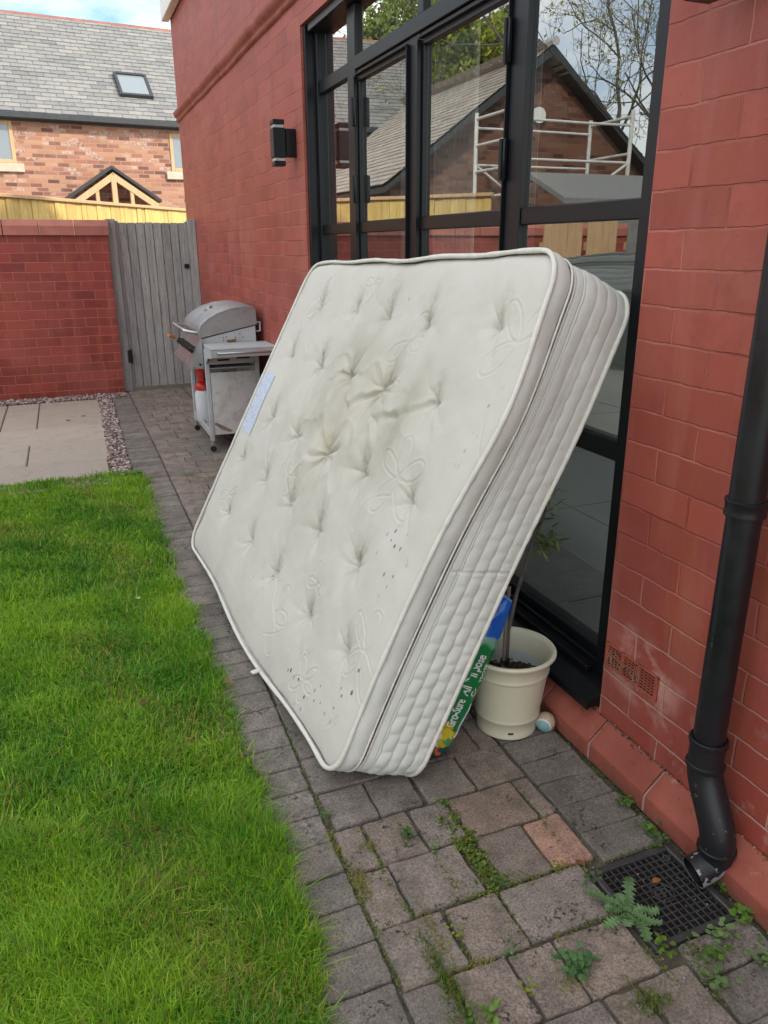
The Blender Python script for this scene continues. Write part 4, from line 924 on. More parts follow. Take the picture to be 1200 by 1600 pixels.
# sewn label
def patch(name, x0, x1, y0, y1, lift, mat, nx_=30, ny_=30, sk=0.0):
    a, b = np.meshgrid(np.linspace(x0, x1, nx_), np.linspace(y0, y1, ny_), indexing='ij'); a = a + sk * (b - y0)
    fi, fj = np.clip(a / ML * (nx - 1), 0, nx - 2), np.clip(b / MW * (ny - 1), 0, ny - 2); P = Pm[fi.round().astype(int), fj.round().astype(int)] * 0
    P = mpt(a, b, np.zeros_like(a)); hh = hgt[fi.round().astype(int), fj.round().astype(int)]; P = P + Nn[nx // 2, ny // 2] * (hh + lift)[..., None]
    i_ = (np.arange(nx_ - 1)[:, None] * ny_ + np.arange(ny_ - 1)[None]).reshape(-1, 1)
    return keep(mesh_np(name, P.reshape(-1, 3), np.concatenate([i_, i_ + 1, i_ + ny_ + 1, i_ + ny_], 1), mat, smooth=True, attrs={'u': (a - x0) / (x1 - x0), 'v': (b - y0) / (y1 - y0)}), mt)
def label_mat():
    b = NB('woven_label'); u = b.attr('u').outputs['Fac']; v = b.attr('v').outputs['Fac']; uv = b.comb(u, v)
    n = b.noise(1, 4, .7, b.mapping(uv, (9, 16, 1))); n2 = b.noise(1, 2, .5, b.mapping(uv, (5, 40, 1)))
    t = b.mix(b.ramp(n, (.52, 0), (.60, .7)), (.52, .60, .72), (.27, .36, .48)); t = b.mix(b.ramp(n2, (.56, 0), (.6, .6)), t, (.66, .70, .78))
    t = b.mix(b.ramp(b.noise(1, 3, .6, b.mapping(uv, (14, 8, 1))), (.66, 0), (.70, .7)), t, (.16, .22, .33)); b.col(t); b.set(.6); return b.m
lb = patch('label', 1.665, 1.835, .60, .87, .0022, label_mat(), 30, 40); tag(lb, 'pale blue woven label on the far edge of the mattress')
# small loose tag at the bottom edge
tp = mpt(np.array([.62]), np.array([.0]), np.array([0.]))[0]
tg = MB().box(-.030, .0, -.010, .010, -.0035, .0035, .0025, M=Matrix.Translation(tp + np.array([-.004, 0, .006])) @ Matrix.Rotation(R(20), 4, 'Z')); keep(tg.build('tag', M_piping), mt)
#PART4
# ------------------------------------------------------------------ barbecue
bq = thing('barbecue', 'weathered steel gas barbecue on castors standing by the red wall', 'barbecue', (1.0, 5.6, 0))
bx0, bx1, by0, by1 = .815, 1.185, 5.26, 6.00
def B(mb, name, mat, smooth=False, par=None):
    o = mb.build(name, mat, None, smooth); return keep(o, par or bq)
LP = [(.700 + .10, .765), (.803, .80), (.815, .845), (.86, .885), (.92, .925), (1.0, .951), (1.08, .962), (1.15, .960), (1.185, .952), (1.20, .94), (1.205, .845)]
lid_prof = [(.808, .770), (.806, .82), (.822, .856), (.87, .895), (.94, .930), (1.02, .954), (1.10, .964), (1.16, .962), (1.192, .948), (1.196, .848)]
lm = MB(); ly0, ly1 = 5.335, 6.02; m_ = len(lid_prof)
secs = [(ly0, .0), (ly0 + .012, .006), (ly0 + .05, .012), ((ly0 + ly1) / 2, .018), (ly1 - .05, .012), (ly1 - .012, .006), (ly1, 0)]
V = []; c_ = np.array([1.0, .84])
for (yy, e) in secs:
    for i_, (px_, pz_) in enumerate(lid_prof):
        d = np.array([px_, pz_]) - c_; d = d / np.linalg.norm(d); k = 0 if i_ in (0, m_ - 1) else e; V.append((px_ + d[0] * k, yy, pz_ + d[1] * k))
F = [(i * m_ + k, (i + 1) * m_ + k, (i + 1) * m_ + k + 1, i * m_ + k + 1) for i in range(len(secs) - 1) for k in range(m_ - 1)]
F += [tuple(range(m_)), tuple((len(secs) - 1) * m_ + k for k in range(m_))[::-1], (0, m_ - 1, (len(secs) - 1) * m_ + m_ - 1, (len(secs) - 1) * m_)]
lm.add(V, F); o = B(lm, 'lid', M_steel, True)
# raised seam round the lid's end and handle
B(MB().tube([(px_, ly0 - .001, pz_) for px_, pz_ in lid_prof], .0035, 8), 'lid_rim', M_steel, True)
B(MB().tube([(.812, ly0 + .05, .80), (.745, ly0 + .05, .812), (.718, ly0 + .07, .818), (.712, ly0 + .10, .82), (.712, ly1 - .10, .82), (.718, ly1 - .07, .818), (.745, ly1 - .05, .812), (.812, ly1 - .05, .80)], .011, 14), 'lid_handle', M_chrome, True)
B(MB().lathe([(0, .014), (.030, .012), (.032, .006), (.032, -.01)], (0, 0, 0), 24), 'thermometer', M_chrome, True)
th_ = bpy.data.objects['thermometer']; th_.matrix_world = Matrix.Translation((.925, 5.62, .940)) @ Matrix.Rotation(R(-35), 4, 'Y')
# fire box under the lid
fb_ = MB().prism([(.812, .762), (1.19, .838), (1.19, .735), (1.16, .62), (.86, .62), (.812, .70)], 1, 5.345, 6.01); B(fb_, 'firebox', M_enamel)
for (hx_, hz_) in ((.965, .765), (.985, .772), (.965, .748), (1.08, .79), (1.05, .763), (1.10, .765)): B(MB().tube([(hx_, 5.346, hz_), (hx_, 5.3435, hz_)], .004, 8), 'screw_hole', M_holeshade)  # flat dark discs paint the shade of screw holes
B(MB().box(.985, 1.030, 5.325, 5.344, .738, .752, .004).tube([(1.03, 5.335, .748), (1.045, 5.325, .748)], .008, 8), 'rusty_bracket', simple('rusty_metal', (.16, .09, .04), .8, .3))
# control panel
B(MB().prism([(.715, .585), (.808, .778), (.812, .778), (.812, .572), (.722, .572)], 1, 5.30, 6.06), 'control_panel', M_chrome)
nrm_ = Vector((-.99, 0, .30)).normalized()
for i in range(6):
    yy = 5.385 + i * .105; c0 = Vector((.766, yy, .690)); d = Vector((-.90, 0, .434)).normalized()
    k_ = MB().tube([c0 - d * .0, c0 + d * .012], .026, 20).tube([c0 + d * .0121, c0 + d * .038], [.022, .019], 20); B(k_, 'knob', M_dark, True)
B(MB().tube([(.79, 5.299, .60), (.79, 5.296, .60)], .008, 12), 'screw_hole', M_holeshade)
# frame legs, panel, shelves
for (lx, ly) in ((bx0, by0), (bx1 - .03, by0), (bx0, by1 - .03), (bx1 - .03, by1 - .03)):
    B(MB().box(lx, lx + .03, ly, ly + .03, .075, .735 if lx > 1 else .70, .004), 'leg', M_enamel)
    c_ = MB().tube([(lx + .015, ly + .015, .075), (lx + .015, ly + .015, .055)], .012, 12).box(lx - .002, lx + .032, ly + .008, ly + .022, .030, .058, .003)
    co_ = B(c_, 'castor', M_steel, True); w_ = MB().tube([(lx + .015, ly + .003, .021), (lx + .015, ly + .027, .021)], .021, 20); keep(w_.build('wheel', M_dark, None, True), co_)
B(MB().box(bx0 + .031, bx1 - .031, by0 + .004, by0 + .014, .115, .545, .003), 'side_panel', M_panel)
B(MB().box(bx0 + .031, bx1 - .031, by1 - .014, by1 - .004, .115, .545, .003), 'side_panel', M_panel)
B(MB().box(bx1 - .022, bx1 - .008, by0 + .031, by1 - .031, .115, .70, .003), 'back_panel', M_panel)
B(MB().box(bx0 + .012, bx1 - .023, by0 + .031, by1 - .031, .115, .130, .003).box(bx0 + .001, bx0 + .011, by0 + .031, by1 - .031, .10, .155, .003), 'bottom_shelf', M_enamel)
B(MB().box(bx0 + .005, bx1 - .031, by0 + .03, by1 - .03, .565, .575, .003).box(bx0 + .031, bx1 - .031, by0 + .002, by0 + .012, .60, .665, .003), 'upper_rail', M_enamel)
B(MB().box(.90, .98, by0 - .001, by0 + .0015, .622, .634), 'vent_slot', M_holeshade); B(MB().box(1.03, 1.12, by0 - .001, by0 + .0015, .632, .644), 'vent_slot', M_holeshade)  # dark strips paint the shade inside the vents
# folding side shelf
sh_ = MB().box(.822, 1.262, 5.02, 5.335, .722, .734, .004)
B(sh_, 'side_shelf', M_enamel)
sk_ = MB().prism([(.822, .7215), (.822, .66), (.845, .60), (.875, .655), (.88, .7215)], 1, 5.325, 5.335)
B(MB().prism([(5.02, .7215), (5.334, .7215), (5.334, .585), (5.30, .585), (5.18, .655), (5.02, .672)], 0, .822, .827).prism([(5.02, .7215), (5.334, .7215), (5.334, .65), (5.02, .68)], 0, 1.257, 1.262).box(.828, 1.256, 5.02, 5.026, .675, .7215, .001), 'shelf_skirt', M_enamel)
B(MB().tube([(.862, 5.02, .705), (.865, 5.0, .705), (.88, 4.992, .705), (1.21, 4.992, .705), (1.225, 5.0, .705), (1.228, 5.02, .705)], .008, 12), 'towel_rail', M_chrome, True)
pt_ = MB().add([(.845, by0 + .0025, .195), (.86, by0 + .0025, .205), (.97, by0 + .0025, .142), (.955, by0 + .0025, .128), (.90, by0 + .0025, .15)], [(0, 4, 3, 2, 1)]); B(pt_, 'rust_patch', simple('rust_stain', (.24, .17, .12), .8, .3))
B(MB().tube([(1.20, 5.36, .86), (1.225, 5.36, .86), (1.225, 5.36, .80), (1.20, 5.36, .80)], .007, 8), 'lid_hinge', M_enamel, True)
sp_ = thing('barbecue_tool', 'orange handled scraper hanging from the far end of the barbecue controls', 'barbecue tool', (.70, 6.0, .70))
keep(MB().tube([(.722, 5.98, .712), (.688, 5.86, .740), (.655, 5.80, .752)], [.010, .013, .010], 10).build('handle', M_orange, None, True), sp_)
keep(MB().tube([(.722, 5.98, .712), (.725, 6.02, .705)], .006, 8).build('blade', M_chrome, None, True), sp_)
ct = thing('plastic_tub', 'white tub with a red screw lid inside the barbecue cart', 'tub', (.868, 5.72, .131))
keep(MB().lathe([(0, 0), (.068, 0), (.072, .006), (.072, .20), (.060, .225), (.058, .235)], (.868, 5.72, .131), 32).build('body', M_whitep, None, True), ct)
keep(MB().lathe([(.058, .228), (.066, .230), (.067, .262), (.060, .272), (.045, .285), (.0, .288)], (.868, 5.72, .131), 32).build('lid', M_redp, None, True), ct)
gb = thing('red_gas_regulator_bag', 'red plastic bag and regulator hanging above the white tub in the barbecue', 'bag', (.90, 5.6, .42))
g = np.random.default_rng(8); V = []; F = []
for i in range(14):
    for k in range(14):
        a = 2 * math.pi * k / 14; t = i / 13; rr = .042 + .028 * math.sin(t * 2.6) + .008 * math.sin(a * 3 + t * 5); V.append((.858 + rr * math.cos(a) * .7, 5.72 + rr * math.sin(a) * 1.6, .425 + .125 * t + .006 * math.sin(a * 5)))
F = [(i * 14 + k, i * 14 + (k + 1) % 14, (i + 1) * 14 + (k + 1) % 14, (i + 1) * 14 + k) for i in range(13) for k in range(14)] + [tuple(range(14))[::-1], tuple(13 * 14 + k for k in range(14))]
keep(MB().add(V, F).build('bag', M_redp, None, True), gb)
tl_ = thing('gas_bottle', 'teal gas bottle standing at the back of the barbecue cart', 'gas bottle', (1.04, 5.78, .131))
keep(MB().lathe([(0, 0), (.10, 0), (.115, .02), (.12, .05), (.12, .22), (.10, .28), (.05, .31), (.03, .315), (.03, .34), (0, .34)], (1.04, 5.79, .131), 32).build('bottle', M_teal, None, True), tl_)
# ------------------------------------------------------------------ flower pot, sapling, compost bag, ball
PC = (1.064, 1.685); 
po = thing('flower_pot', 'cream enamelled bucket pot full of soil beside the mattress foot', 'pot', (PC[0], PC[1], 0))
pr_ = [(0, .004), (.078, .004), (.083, .0), (.0875, .003), (.0885, .009), (.086, .014), (.0905, .048), (.0935, .051), (.0945, .055), (.0930, .059), (.0925, .062), (.1030, .176), (.1060, .179), (.1068, .183), (.1052, .187), (.1045, .190), (.1075, .218), (.1110, .222), (.1165, .223), (.1195, .227), (.1195, .232), (.1165, .236), (.1115, .2365), (.1065, .232), (.1035, .222), (.100, .17)]
pr_ = [(r0 * (1 + .10 * z0 / .23), z0 * 1.09) for r0, z0 in pr_]
MB().lathe(pr_, (0, 0, 0), 72).build('bucket', M_pot, po, True)
MB().lathe([(.105, .19), (.082, .06), (0, .06)], (0, 0, 0), 48).build('inner_wall', simple('inner_enamel', (.52, .55, .52), .5, .08), po, True)
g = np.random.default_rng(21); V = []; F = []; nn = 40
for i in range(nn):
    for k in range(64):
        rr = .1005 * i / (nn - 1); a = 2 * math.pi * k / 64; x, y = rr * math.cos(a), rr * math.sin(a)
        V.append((x, y, .158 + .016 * fbm(x, y, 3, 18) + .010 * fbm(x, y, 9, 60) + .020 * math.exp(-((x - .0) ** 2 + (y - 0) ** 2) / .0016) - .006 * (i / nn) ** 2))
F = [(i * 64 + k, i * 64 + (k + 1) % 64, (i + 1) * 64 + (k + 1) % 64, (i + 1) * 64 + k) for i in range(nn - 1) for k in range(64)]
so_ = MB().add(V, F).build('soil', M_compost, po, True)
n = 420; a = g.uniform(0, 6.28, n); rr = .097 * np.sqrt(g.random(n)); z = np.array([.160 + .016 * fbm(rr[i] * math.cos(a[i]), rr[i] * math.sin(a[i]), 3, 18) + .020 * math.exp(-rr[i] ** 2 / .0016) for i in range(n)])
cr_ = stones(n, np.stack([rr * np.cos(a), rr * np.sin(a), z], 1), g.uniform(.0015, .0055, n), np.array([(.05, .033, .022), (.10, .065, .04), (.03, .02, .015)])[g.integers(0, 3, n)], 'soil_crumbs', M_stone, g); cr_.parent = po
MB().box(-.012, .004, -.0905, -.0885, .022, .028, .002, M=Matrix.Rotation(R(-20), 4, 'Z')).build('chip', M_dark, po)
MB().box(-.008, .003, -.1000, -.0985, .150, .1515, .0005, M=Matrix.Rotation(R(-10), 4, 'Z')).build('scratch', M_dark, po)
def leaf_card(mb, c, d, up, ln, wd, tone, curl=.15):
    d = d.normalized(); s_ = d.cross(up).normalized(); u = s_.cross(d).normalized()
    P_ = [c, c + d * ln * .3 + s_ * wd * .5 + u * ln * .03, c + d * ln * .3 - s_ * wd * .5 + u * ln * .03, c + d * ln * .35 - u * ln * .02, c + d * ln * .7 + s_ * wd * .4 - u * ln * curl * .4, c + d * ln * .7 - s_ * wd * .4 - u * ln * curl * .4, c + d * ln * .68 - u * ln * (curl * .4 + .04), c + d * ln - u * ln * curl]
    mb.add(P_, [(0, 3, 1), (0, 2, 3), (1, 3, 6, 4), (3, 2, 5, 6), (4, 6, 7), (6, 5, 7)], tone)
sp = thing('potted_sapling', 'young leafy sapling tied to a stake and growing in the cream pot', 'plant', (PC[0], PC[1], .16))
tr = [(1.064, 1.705, .15), (1.066, 1.705, .30), (1.085, 1.70, .42), (1.135, 1.72, .54), (1.175, 1.72, .64), (1.20, 1.74, .74)]
keep(MB().tube(tr, [.0075, .007, .006, .005, .004, .0025], 10).tube([(1.135, 1.72, .54), (1.19, 1.71, .57), (1.215, 1.715, .555)], [.0028, .002, .001], 6).tube([(1.175, 1.72, .64), (1.225, 1.715, .67)], [.0026, .0012], 6).build('stem', M_bark, None, True), sp)
keep(MB().tube([(1.050, 1.695, .165), (1.052, 1.697, .30), (1.062, 1.705, .44)], .0055, 8).build('stake', M_stake, None, True), sp)
keep(MB().tube([(1.0585, 1.700, .196), (1.0585, 1.700, .212)], .0145, 12).build('tie', M_dark, None, True), sp)
lf = MB(); g = np.random.default_rng(30)
for i in range(95):
    t = g.random(); base = Vector((1.135, 1.72, .54)).lerp(Vector((1.215, 1.735, .74)), t) + Vector(g.normal(0, .018, 3)) if g.random() < .62 else Vector((1.185 + g.normal(0, .015), 1.70 + g.normal(0, .015), .555 + g.normal(0, .016)))
    d = Vector((g.normal(0, 1), g.normal(-.3, 1), g.normal(-.2, .7))); tone = ((.12, .17, .05), (.17, .22, .08), (.24, .27, .12), (.09, .12, .04))[g.integers(0, 4)]
    base.x = min(base.x, 1.262); 
    if (base + d.normalized() * .04).x > 1.31: d.x = -abs(d.x)
    leaf_card(lf, base, d, Vector((0, 0, 1)), g.uniform(.022, .042), g.uniform(.010, .018), tone)
keep(lf.build('leaves', M_leaf), sp)
# compost bag wedged between mattress and pot
cb = thing('compost_bag', 'green and blue plastic bag of all purpose compost wedged between mattress and pot', 'compost bag', (.88, 1.65, 0))
ax_ = Vector((.43, 0, .90)).normalized(); ac = Vector((.90, 0, -.43)).normalized()
def bagp(s, a, yy=0.0):
    """s along the slope 0..1, a angle round the section; the narrow rounded edge faces the camera"""
    ln = .48; w = .055 + .022 * math.sin(min(1, s * 1.25 + .1) * math.pi * .9) ** .8; w *= 1 - .5 * max(0, s - .85) / .15; w *= 1 - .35 * max(0, .08 - s) / .08
    c = Vector((.786, 1.745, .022)) + ax_ * (ln * s) + Vector((.004, 0, 0)); cw = math.copysign(abs(math.cos(a)) ** .75, math.cos(a)); sw = math.copysign(abs(math.sin(a)) ** .8, math.sin(a))
    cr = 1 + .05 * fbm(s * 3, math.cos(a), math.sin(a), 2.2) + (.12 if s > .72 else .04) * fbm(s * 9, math.cos(a) * 2, math.sin(a) * 2, 2.5)
    p = c + ac * (w * cw * cr) + Vector((0, .150 * sw * (1 + .03 * fbm(s * 6, a, 0, 1.5)), 0)); p.z = max(p.z, .003); return p
V = []; ns, na = 90, 96
for i in range(ns):
    for k in range(na): V.append(tuple(bagp(i / (ns - 1), 2 * math.pi * k / na)))
F = [(i * na + k, (i + 1) * na + k, (i + 1) * na + (k + 1) % na, i * na + (k + 1) % na) for i in range(ns - 1) for k in range(na)] + [tuple(range(na)), tuple((ns - 1) * na + k for k in range(na))[::-1]]
def bag_mat():
    b = NB('printed_bag'); s_ = b.attr('s').outputs['Fac']; n = b.noise(26, 3); sw = b.math('ADD', s_, b.math('MULTIPLY', b.math('SUBTRACT', n, .5), .07))
    a = b.attr('w').outputs['Fac']
    t = b.mix(b.ramp(sw, (.735, 0), (.745, 1)), (.006, .20, .055), (.007, .115, .52))
    t = b.mix(b.ramp(sw, (.155, 1), (.165, 0)), t, (.08, .30, .12))
    yel_ = b.math('MULTIPLY', b.ramp(sw, (.20, 1), (.22, 0)), b.ramp(b.noise(30, 2), (.50, 0), (.53, 1))); t = b.mix(yel_, t, (.52, .42, .015))
    t = b.mix(b.ramp(sw, (.065, 1), (.07, 0)), t, (.006, .09, .07))
    t = b.mix(b.math('MULTIPLY', b.ramp(sw, (.70, 0), (.72, .6)), b.ramp(sw, (.76, 1), (.77, 0))), t, (.30, .55, .40))
    b.col(t); b.set(.28); b.bump(b.noise(38, 3, .5), .35, .006); return b.m
me_ = mesh_np('sack', np.array(V), F, bag_mat(), smooth=True, attrs={'s': np.repeat(np.arange(ns) / (ns - 1), na), 'w': np.tile(np.arange(na) / na, ns)}); keep(me_, cb)
def text_mesh(txt, size, fn, name, mat, parent, bold=.0, sub=True):
    cu_ = bpy.data.curves.new('t', 'FONT'); cu_.body = txt; cu_.size = size; cu_.offset = bold; cu_.resolution_u = 3
    ob = bpy.data.objects.new('t', cu_); COL.objects.link(ob); dg_ = bpy.context.evaluated_depsgraph_get(); me = bpy.data.meshes.new_from_object(ob.evaluated_get(dg_)); bpy.data.objects.remove(ob)
    V_ = [fn(v.co.x, v.co.y) for v in me.vertices]; F_ = [tuple(p.vertices) for p in me.polygons]
    o = MB().add(V_, F_).build(name, mat); return keep(o, parent)
M_ink = simple('white_print', (.75, .78, .76), .4, .03, bump=0); M_ink2 = simple('yellow_print', (.65, .55, .03), .4, .03, bump=0); M_ink3 = simple('red_print', (.60, .08, .02), .4, .03, bump=0); M_ink4 = simple('dark_green_print', (.004, .07, .03), .4, .03, bump=0)
def on_bag(s0, w0):
    def f(x, y):
        s = s0 + x / .48; a = -math.pi / 2 + (w0 - y) / .085
        p = bagp(s, a); q = bagp(s, a); cdir = Vector((.35 * math.sin((w0 - y) / .085) + .12, -1, .0)).normalized(); return tuple(p + cdir * .0016)
    return f
text_mesh('All Purpose', .0265, on_bag(.40, .004), 'print', M_ink, cb, .0006)
text_mesh('Compost', .0265, on_bag(.40, .028), 'print', M_ink, cb, .0006)
text_mesh('Gro-Sure', .0225, on_bag(.195, .004), 'print', M_ink, cb, .0006)
text_mesh('=  =', .022, on_bag(.06, -.004), 'print', M_ink, cb, .002)
text_mesh('50L', .018, on_bag(.075, .014), 'print', M_ink, cb, .0006)
pa = []
for k in range(20):
    a = k * R(18); pa.append(on_bag(.245, .026)(.055 * math.cos(a) if math.sin(a) < 0 else .055 * math.cos(a), -abs(.012 * math.sin(a)) - .0))
keep(MB().tube(pa[10:20] , .0016, 6).build('print', M_ink), cb)
fl = MB(); f0 = on_bag(.14, -.005)
for k in range(6):
    a = k * R(60); c = (.012 * math.cos(a), .012 * math.sin(a)); fl.add([f0(c[0] + .011 * math.cos(t), c[1] + .011 * math.sin(t)) for t in np.linspace(0, 6.28, 12, endpoint=False)], [tuple(range(12))])
keep(fl.build('flower_print', M_ink2), cb)
fl = MB(); f0 = on_bag(.035, -.004); fl.add([f0(.013 * math.cos(t), .011 * math.sin(t)) for t in np.linspace(0, 6.28, 14, endpoint=False)], [tuple(range(14))]); keep(fl.build('fruit_print', M_ink3), cb)
bl = thing('ball', 'small scuffed beige and pale blue rubber ball by the foot of the pot', 'ball', (1.152, 1.612, .029))
bmat = NB('ball_rubber'); v_ = bmat.sep(bmat.obj); dd_ = bmat.math('ADD', bmat.math('MULTIPLY', v_[0], -.75), bmat.math('ADD', bmat.math('MULTIPLY', v_[1], -.62), bmat.math('MULTIPLY', v_[2], -.12)))
t_ = bmat.mix(bmat.ramp(bmat.math('MULTIPLY_ADD', dd_, 14, .5), (.735, 0), (.745, 1)), bmat.ramp(bmat.noise(60, 5, .7), (.35, (.42, .30, .21)), (.65, (.52, .43, .32))), (.62, .62, .58)); t_ = bmat.mix(bmat.ramp(bmat.math('MULTIPLY_ADD', dd_, 14, .5), (.785, 0), (.79, 1)), t_, (.20, .38, .38)); bmat.col(t_); bmat.set(.6); bmat.bump(bmat.noise(150, 3), .3, .002)
V = [(.029 * math.sin(math.pi * i / 24) * math.cos(2 * math.pi * k / 36), .029 * math.sin(math.pi * i / 24) * math.sin(2 * math.pi * k / 36), .029 * math.cos(math.pi * i / 24)) for i in range(25) for k in range(36)]
MB().add(V, [((i) * 36 + k, (i + 1) * 36 + k, (i + 1) * 36 + (k + 1) % 36, i * 36 + (k + 1) % 36) for i in range(24) for k in range(36)]).build('sphere', bmat.m, bl, True)
# ------------------------------------------------------------------ weeds
def rosette(x, y, n, ln, wd, tone, label, name='weed', up=.5, lobes=0, seed=0, cat='weed', spread=0.0, g_='weeds between the pavers'):
    r = thing(name, label, cat, (x, y, 0), group=g_); mb = MB(); g = np.random.default_rng(seed)
    for i in range(n):
        a = g.uniform(0, 6.28) if not lobes else R((128, 38, 268, 190, 345, 300, 75, 150, 232, 15)[i % 10]) + g.uniform(-.15, .15); L_ = ln * (g.uniform(.6, 1.2) if not lobes else (1.15, 1.1, 1.05, .85, .8, .9, .55, .6, .5, .45)[i % 10]); e = g.uniform(.25, 1.0) * up; d = Vector((math.cos(a), math.sin(a), e)).normalized()
        c = Vector((g.normal(0, spread), g.normal(0, spread), .001)); k = g.uniform(.7, 1.25); tn = tuple(t * k for t in tone)
        if lobes:      # long toothed leaf
            s_ = d.cross(Vector((0, 0, 1))).normalized(); m = 18; P_ = []; 
            for j in range(m + 1):
                t = j / m; p = c + d * L_ * t - Vector((0, 0, 1)) * (L_ * .55 * t * t * e); ww = wd * (.22 + .85 * math.sin(t * 2.5) ** .8) * (g.uniform(.9, 1.25) if j % 2 else g.uniform(.35, .6)) * (1 if t < .98 else .1); p = p + s_ * .004 * math.sin(t * 5 + i) + Vector((0, 0, .003 * math.sin(t * 9 + i)))
                P_ += [p + s_ * ww, p + Vector((0, 0, -.002)), p - s_ * ww]
            mb.add(P_, [(3 * j, 3 * j + 1, 3 * j + 4, 3 * j + 3) for j in range(m)] + [(3 * j + 1, 3 * j + 2, 3 * j + 5, 3 * j + 4) for j in range(m)], tn)
        else: leaf_card(mb, c + d * L_ * .35 if spread == 0 else c + Vector((0, 0, g.uniform(.002, .02))), d, Vector((0, 0, 1)), L_ * .65, wd * g.uniform(.7, 1.2), tn, .25)
    mb.build('foliage', M_leaf, r); st_ = MB()
    for i in range(max(3, n // 5)):
        a = g.uniform(0, 6.28); c = Vector((g.normal(0, spread), g.normal(0, spread), -.004)); st_.tube([c, c + Vector((math.cos(a) * ln * .2, math.sin(a) * ln * .2, ln * .15 + .006))], .0007, 5, tone=(.10, .14, .04))
    st_.build('stems', M_leaf, r); return r
GRN = (.10, .20, .035); PAL = (.15, .25, .09); YEL = (.20, .24, .03); DG = (.05, .13, .02)
rosette(.949, .985, 10, .090, .0135, (.14, .26, .10), 'large toothed thistle-like weed sprawling over the left corner of the drain grate', 'sow_thistle', .55, 1, 1)
rosette(.775, .918, 46, .030, .014, (.09, .20, .07), 'bushy pale green weed on the pavers left below the drain grate', 'cranesbill', .6, 0, 2, spread=.014)
rosette(.603, 1.372, 26, .026, .007, (.07, .17, .035), 'small bright green feathery weed just below the bottom corner of the mattress', 'seedling', .8, 0, 3, spread=.006)
rosette(1.158, 1.262, 20, .022, .011, GRN, 'clump of round leaves at the plinth foot, farthest up the wall', 'creeper', .7, 0, 4, spread=.009)
rosette(1.158, 1.165, 22, .024, .012, GRN, 'round leaved weed at the plinth foot just above the grate', 'creeper', .7, 0, 5, spread=.011)
rosette(1.150, 1.125, 14, .020, .011, (.08, .17, .05), 'low weed at the upper right corner of the drain grate', 'creeper', .6, 0, 6, spread=.010)
rosette(1.165, .888, 16, .026, .015, (.12, .24, .03), 'bright leaves hanging beside the mouth of the drainpipe shoe', 'creeper', .8, 0, 7, spread=.010)
rosette(1.185, .955, 7, .022, .012, GRN, 'two or three leaves between the drainpipe and the plinth', 'creeper', .8, 0, 8, spread=.006)
rosette(1.085, .862, 26, .024, .014, PAL, 'trail of pale round leaves along the lower edge of the drain grate', 'creeper', .5, 0, 9, spread=.016)
rosette(1.045, .835, 24, .022, .013, GRN, 'trail of round leaves in the joint running down from the grate', 'creeper', .5, 0, 10, spread=.014)
rosette(1.005, .785, 20, .022, .013, PAL, 'lowest trail of round leaves at the foot of the view', 'creeper', .5, 0, 11, spread=.013)
rosette(.955, .885, 14, .022, .012, (.12, .22, .03), 'leaves under the lower left corner of the drain grate', 'creeper', .5, 0, 12, spread=.009)
rosette(1.125, .775, 22, .024, .014, PAL, 'round leaved weed in the bottom right corner of the view', 'creeper', .5, 0, 13, spread=.016)
rosette(.935, 1.085, 12, .020, .010, (.09, .17, .06), 'small leaves at the upper left corner of the drain grate', 'creeper', .5, 0, 14, spread=.010)
rosette(1.185, .80, 14, .024, .013, GRN, 'leaves at the plinth foot nearest the camera', 'creeper', .5, 0, 22, spread=.012)
rosette(.442, 1.50, 14, .022, .006, (.10, .20, .04), 'small weed in the joint left of the mattress foot', 'seedling', .6, 0, 15, spread=.007)
rosette(.56, .885, 12, .045, .010, (.16, .27, .05), 'plantain like weed at the end of the long grass tuft', 'plantain', .8, 0, 16, spread=.004)
rosette(1.205, 1.42, 10, .018, .006, YEL, 'tiny weed on the plinth beside the ball', 'seedling', .6, 0, 17, spread=.005)
jw = (('right of the moss patch, at the corner of three pavers', .885, 1.145), ('in the joint above the big pinkish paver', .735, 1.43), ('at the left end of the moss patch joint', .642, 1.30), ('in the long joint halfway along the grass tuft', .585, 1.065), ('at the upper corner of the paver left of the grate', .74, 1.15), ('between the two lowest pavers left of centre', .66, .985), ('in the joint left of the bushy pale green weed', .655, .905), ('beside the plantain like weed', .525, .90))
for i_, (lab_, x_, y_) in enumerate(jw): rosette(x_, y_, 14, .015, .007, (YEL, GRN, PAL)[i_ % 3], 'tiny joint weed ' + lab_, 'joint_weed', .5, 0, 60 + i_, spread=.008)
# grass tufts in joints
def tuft(x, y, n, h, sx, sy, label, tones, seed):
    g = np.random.default_rng(seed); X_ = g.normal(0, sx, n); Y_ = g.normal(0, sy, n); tn = np.array(tones)[g.integers(0, len(tones), n)] * g.uniform(.7, 1.3, (n, 1))
    o = blade_mesh(X_, Y_, g, g.uniform(.4, 1.1, n) * h, g.uniform(.0012, .0024, n), .7, tn, 'grass_tuft', z0=-.006); o.location = (x, y, 0); tag(o, label, 'grass tuft', 'grass tufts in the paving joints')
TG = [(.10, .20, .02), (.16, .24, .03), (.28, .24, .07), (.07, .16, .015)]; TY = [(.26, .27, .05), (.20, .24, .03), (.36, .30, .10)]
tuft(.518, .985, 480, .034, .009, .055, 'longest dark green grass tuft in the joint left of centre at the bottom', TG, 1)
tuft(.545, 1.10, 200, .022, .006, .040, 'yellowish grass strip between two pavers right of the soldier course', TY, 2)
tuft(.449, 1.265, 240, .024, .008, .030, 'yellow green tuft in the joint left of the large square paver', TY, 3)
tuft(.505, 1.375, 130, .016, .012, .010, 'moss yellow tuft below the front corner of the mattress', TY, 4)
tuft(.432, 1.40, 90, .020, .006, .020, 'thin tuft in the soldier course joint below the mattress', TY, 5)
